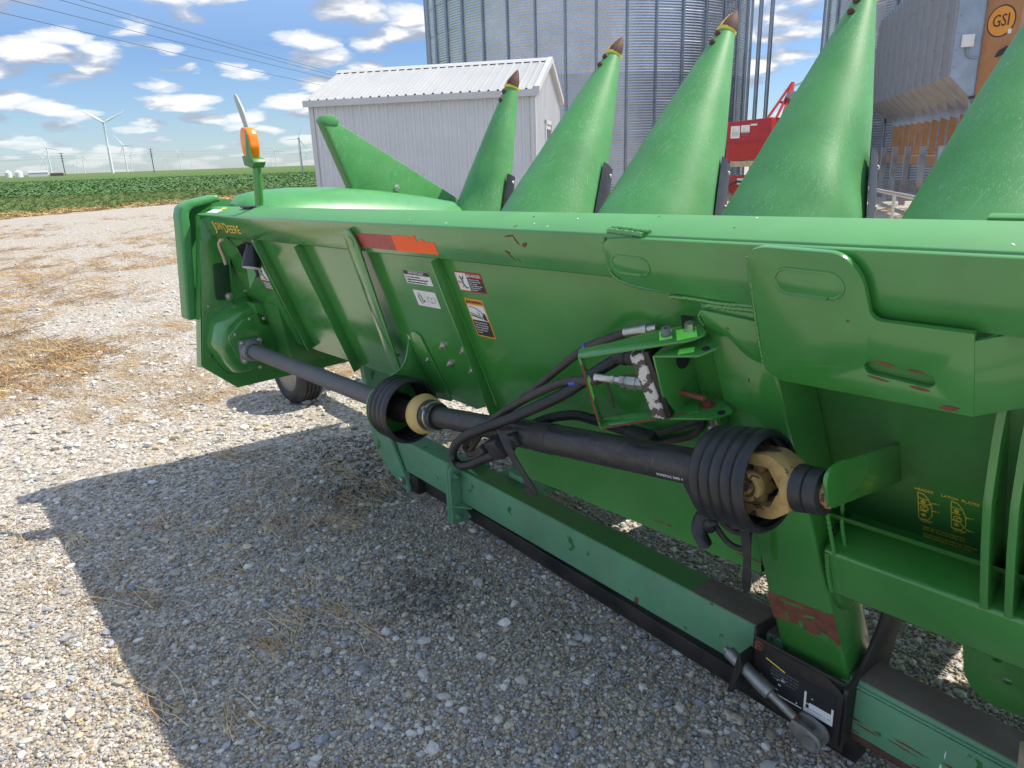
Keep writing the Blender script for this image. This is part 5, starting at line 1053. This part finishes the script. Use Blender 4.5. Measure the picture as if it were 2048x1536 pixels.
for a, b in (((RL*.80, .3, 2.4), (RL*1.02, 1.2, 3.25)), ((RL*1.0, .3, 2.4), (RL*1.05, 1.2, 3.25)), ((RL*1.25, .3, 2.1), (RL*1.05, 1.2, 3.25)), ((RL*1.12, .3, 2.4), (RL*1.05, 1.2, 3.2)), ((RL*.92, .75, 2.8), (RL*1.15, .75, 2.7))): G().tube([a, b], .032, 8).done('boom_bar', REDP, rh)
G().lathe([(0, .07), (.6, .07)], (RL*1.06, .8, 2.3), (.1, .2, 1), 12).done('boom_motor', OLDOR, rh); G().lathe([(0, .18), (.05, .18)], (RL*1.17, .8, 2.85), (0, 1, 0), 20).done('boom_pulley', STEEL, rh)
# ------------------------------------------------------------------ wind turbines
def turbine_mesh():
    tw = G().lathe([(0, 2.2), (20, 2.0), (55, 1.6), (78, 1.25)], (0, 0, 0), (0, 0, 1), 20).done('tower', TURB)
    nc = G().prism(rpoly([(-1.8, 78), (1.8, 78), (1.8, 81.6), (-1.8, 81.6)], .6), 'y', -3., 7.).done('nacelle', TURB)
    hb = G().lathe([(-3.0, 1.6), (-4.6, 1.5), (-5.6, .9), (-6.0, .1)], (0, 0, 80), (0, 1, 0), 14).done('hub', TURB)
    rows = []
    for r, w, th, tw_ in ((1.2, .9, .9, 0), (4, 1.2, .9, .2), (8, 1.9, .5, .25), (20, 1.35, .3, .15), (32, .85, .18, .08), (39, .4, .08, .03)):
        rows.append([(w*math.cos(2*math.pi*k/8), th*math.sin(2*math.pi*k/8)+w*math.cos(2*math.pi*k/8)*tw_, r) for k in range(8)])
    bl = G().grid(rows, closed=True).done('blade', TURB)
    return tw, nc, hb, bl
TP = turbine_mesh(); first = True
TL = [(-1386, 327, 62, 'nearest'), (-2717, 467, -20, ''), (-2578, 651, -35, ''), (-4112, 848, 25, ''), (-4060, 1047, 38, ''), (-2134, 1024, 25, ''), (-4012, 1266, -28, ''), (-5278, 1566, 10, ''), (-8049, 2651, 40, ''), (-3718, 1649, -22, ''), (-5814, 2839, 50, ''), (-5347, 2334, 15, ''), (-6276, 2299, 28, ''), (-7349, 1436, 55, ''), (-4481, 754, -50, ''), (-6341, 1761, 0, ''), (-8671, 3074, 33, ''), (-7053, 1144, 20, ''), (-6128, 1222, 8, ''), (-8564, 1943, 47, ''), (-432, 845, 8, 'behind')]
order = sorted(range(20), key=lambda i: math.atan2(-TL[i][0], TL[i][1]), reverse=True)   # left to right in view
ordn = ['first', 'second', 'third', 'fourth', 'fifth', 'sixth', 'seventh', 'eighth', 'ninth', 'tenth', 'eleventh', 'twelfth', 'thirteenth', 'fourteenth', 'fifteenth', 'sixteenth', 'seventeenth', 'eighteenth', 'nineteenth', 'twentieth']
for i, (x, y, ph, tg) in enumerate(TL):
    if tg == 'nearest': lab = 'tall white wind turbine, by far the largest, standing over the green field'
    elif tg == 'behind': lab = 'white wind turbine glimpsed between the bin and a green snout'
    else: lab = 'small distant white wind turbine, %s from the left along the horizon' % ordn[order.index(i)]
    yaw = math.atan2(-x, y)
    rt = empty('wind_turbine', lab, 'wind turbine', 'wind turbines on the horizon', loc=(x, y, 0), rot=(0, 0, yaw+R(8)))
    for src in TP[:3]:
        o = src if first else src.copy()
        if not first: COL.objects.link(o)
        o.parent = rt
    for k in range(3):
        o = TP[3] if (first and k == 0) else TP[3].copy()
        if not (first and k == 0): COL.objects.link(o)
        o.parent = rt; o.location = (0, -4.6, 80); o.rotation_euler = (0, R(ph+120*k), 0)
    first = False
# transmission poles, far wires and the near power line
def tpole(az, D, H, lab, arms=4):
    p = empty('power_pole', lab, 'power pole', 'wooden transmission poles', loc=polar(az, D), rot=(0, 0, R(az)))
    G().tube([(0, 0, 0), (0, 0, H)], .45, 8).done('pole', POLEW, p)
    for k in range(arms): G().box(-2.6+.3*k, 2.6-.3*k, -.15, .15, H-.8-2.6*k, H-.5-2.6*k).done('crossarm', POLEW, p)
    return p
tpole(79.5, 950, 23.5, 'dark wooden power pole left of the tallest wind turbine'); tpole(74.2, 900, 24.5, 'dark wooden power pole right of the tallest wind turbine')
up = empty('utility_pole', 'slim grey pole in the field just left of the shed', 'pole', loc=polar(64.3, 148)); G().tube([(0, 0, 0), (0, 0, 6.6)], .13, 8, rf=lambda t_: 1-.3*t_).done('pole_shaft', GALVR, up); G().lathe([(0, .16), (.3, .12)], (0, 0, 6.5), (0, 0, 1), 8).done('pole_top', GALVR, up)
for k, z in enumerate((23., 20.4, 17.8)):
    pts = []
    azs = [95, 79.5, 74.2, 68, 60]
    for a0_, a1_ in zip(azs, azs[1:]):
        p0, p1 = polar(a0_, 930, z), polar(a1_, 930, z)
        for j in range(8): t_ = j/8; q_ = p0.lerp(p1, t_); q_.z -= 4*t_*(1-t_)*2.2; pts.append(q_)
    w_ = G().tube(pts, .06, 4).done('transmission_wire', WIRE); tag(w_, '%s of three faint wires strung between the far power poles' % ('highest', 'middle one', 'lowest')[k], 'wire', 'far transmission wires')
for k, (a0_, e0, a1_, e1_) in enumerate(((81.1, 9.5, 63.3, 5.75), (79.96, 10.11, 62.0, 6.05), (77.4, 10.28, 61.6, 6.22), (76.9, 10.5, 61.4, 6.35))):
    p0, p1 = polar(a0_, 62, 1.80+62*math.tan(R(e0))), polar(a1_, 100, 1.80+100*math.tan(R(e1_))); dv = p1-p0; p0 = p0-dv*.35; p1 = p1+dv*.5
    pts = [p0.lerp(p1, j/30)-Vector((0, 0, .25*math.sin(math.pi*j/30))) for j in range(31)]
    w_ = G().tube(pts, .022, 5).done('overhead_wire', WIRE); tag(w_, 'thin overhead wire crossing the upper left sky, %s of the four' % ('lowest', 'second lowest', 'third lowest', 'highest')[k], 'wire', 'overhead wires at upper left')
# far farmstead
for k, (az, D, w, h_, m_, nm, lab) in enumerate(((82.6, 900, 6, 7, 'tank', 'storage_tank', 'leftmost white round tank far off on the horizon'), (82.05, 900, 7, 7, 'tank', 'storage_tank', 'second white round tank far off on the horizon'), (81.0, 920, 17, 4, 'barn', 'farm_building', 'low white farm building far off on the horizon'))):
    b = empty(nm, lab, 'tank' if m_ == 'tank' else 'barn', loc=polar(az, D), rot=(0, 0, R(az)))
    if m_ == 'tank': G().lathe([(0, w/2), (h_*.7, w/2), (h_, .6)], (0, 0, 0), (0, 0, 1), 20).done('tank_shell', TURB, b)
    else:
        G().box(-w/2, w/2, -5, 5, 0, h_).done('wall', SHEDW, b); G().prism([(-5.4, h_-.1), (0, h_+2.2), (5.4, h_-.1)], 'x', -w/2-.3, w/2+.3).done('roof', SHEDR, b)
        G().box(w/2+2, w/2+14, -3, 3, 0, 3).done('side_shed', POLEW, b)
# ------------------------------------------------------------------ lettering becomes plain mesh
bpy.context.view_layer.update()
dg = bpy.context.evaluated_depsgraph_get()
for o in [o for o in bpy.data.objects if o.type == 'FONT']:
    me = bpy.data.meshes.new_from_object(o.evaluated_get(dg)); nm = o.name
    n_ = bpy.data.objects.new('tmp', me); COL.objects.link(n_); n_.parent = o.parent; n_.matrix_local = o.matrix_local.copy()
    if not me.materials: me.materials.append(o.data.materials[0])
    bpy.data.objects.remove(o); n_.name = nm
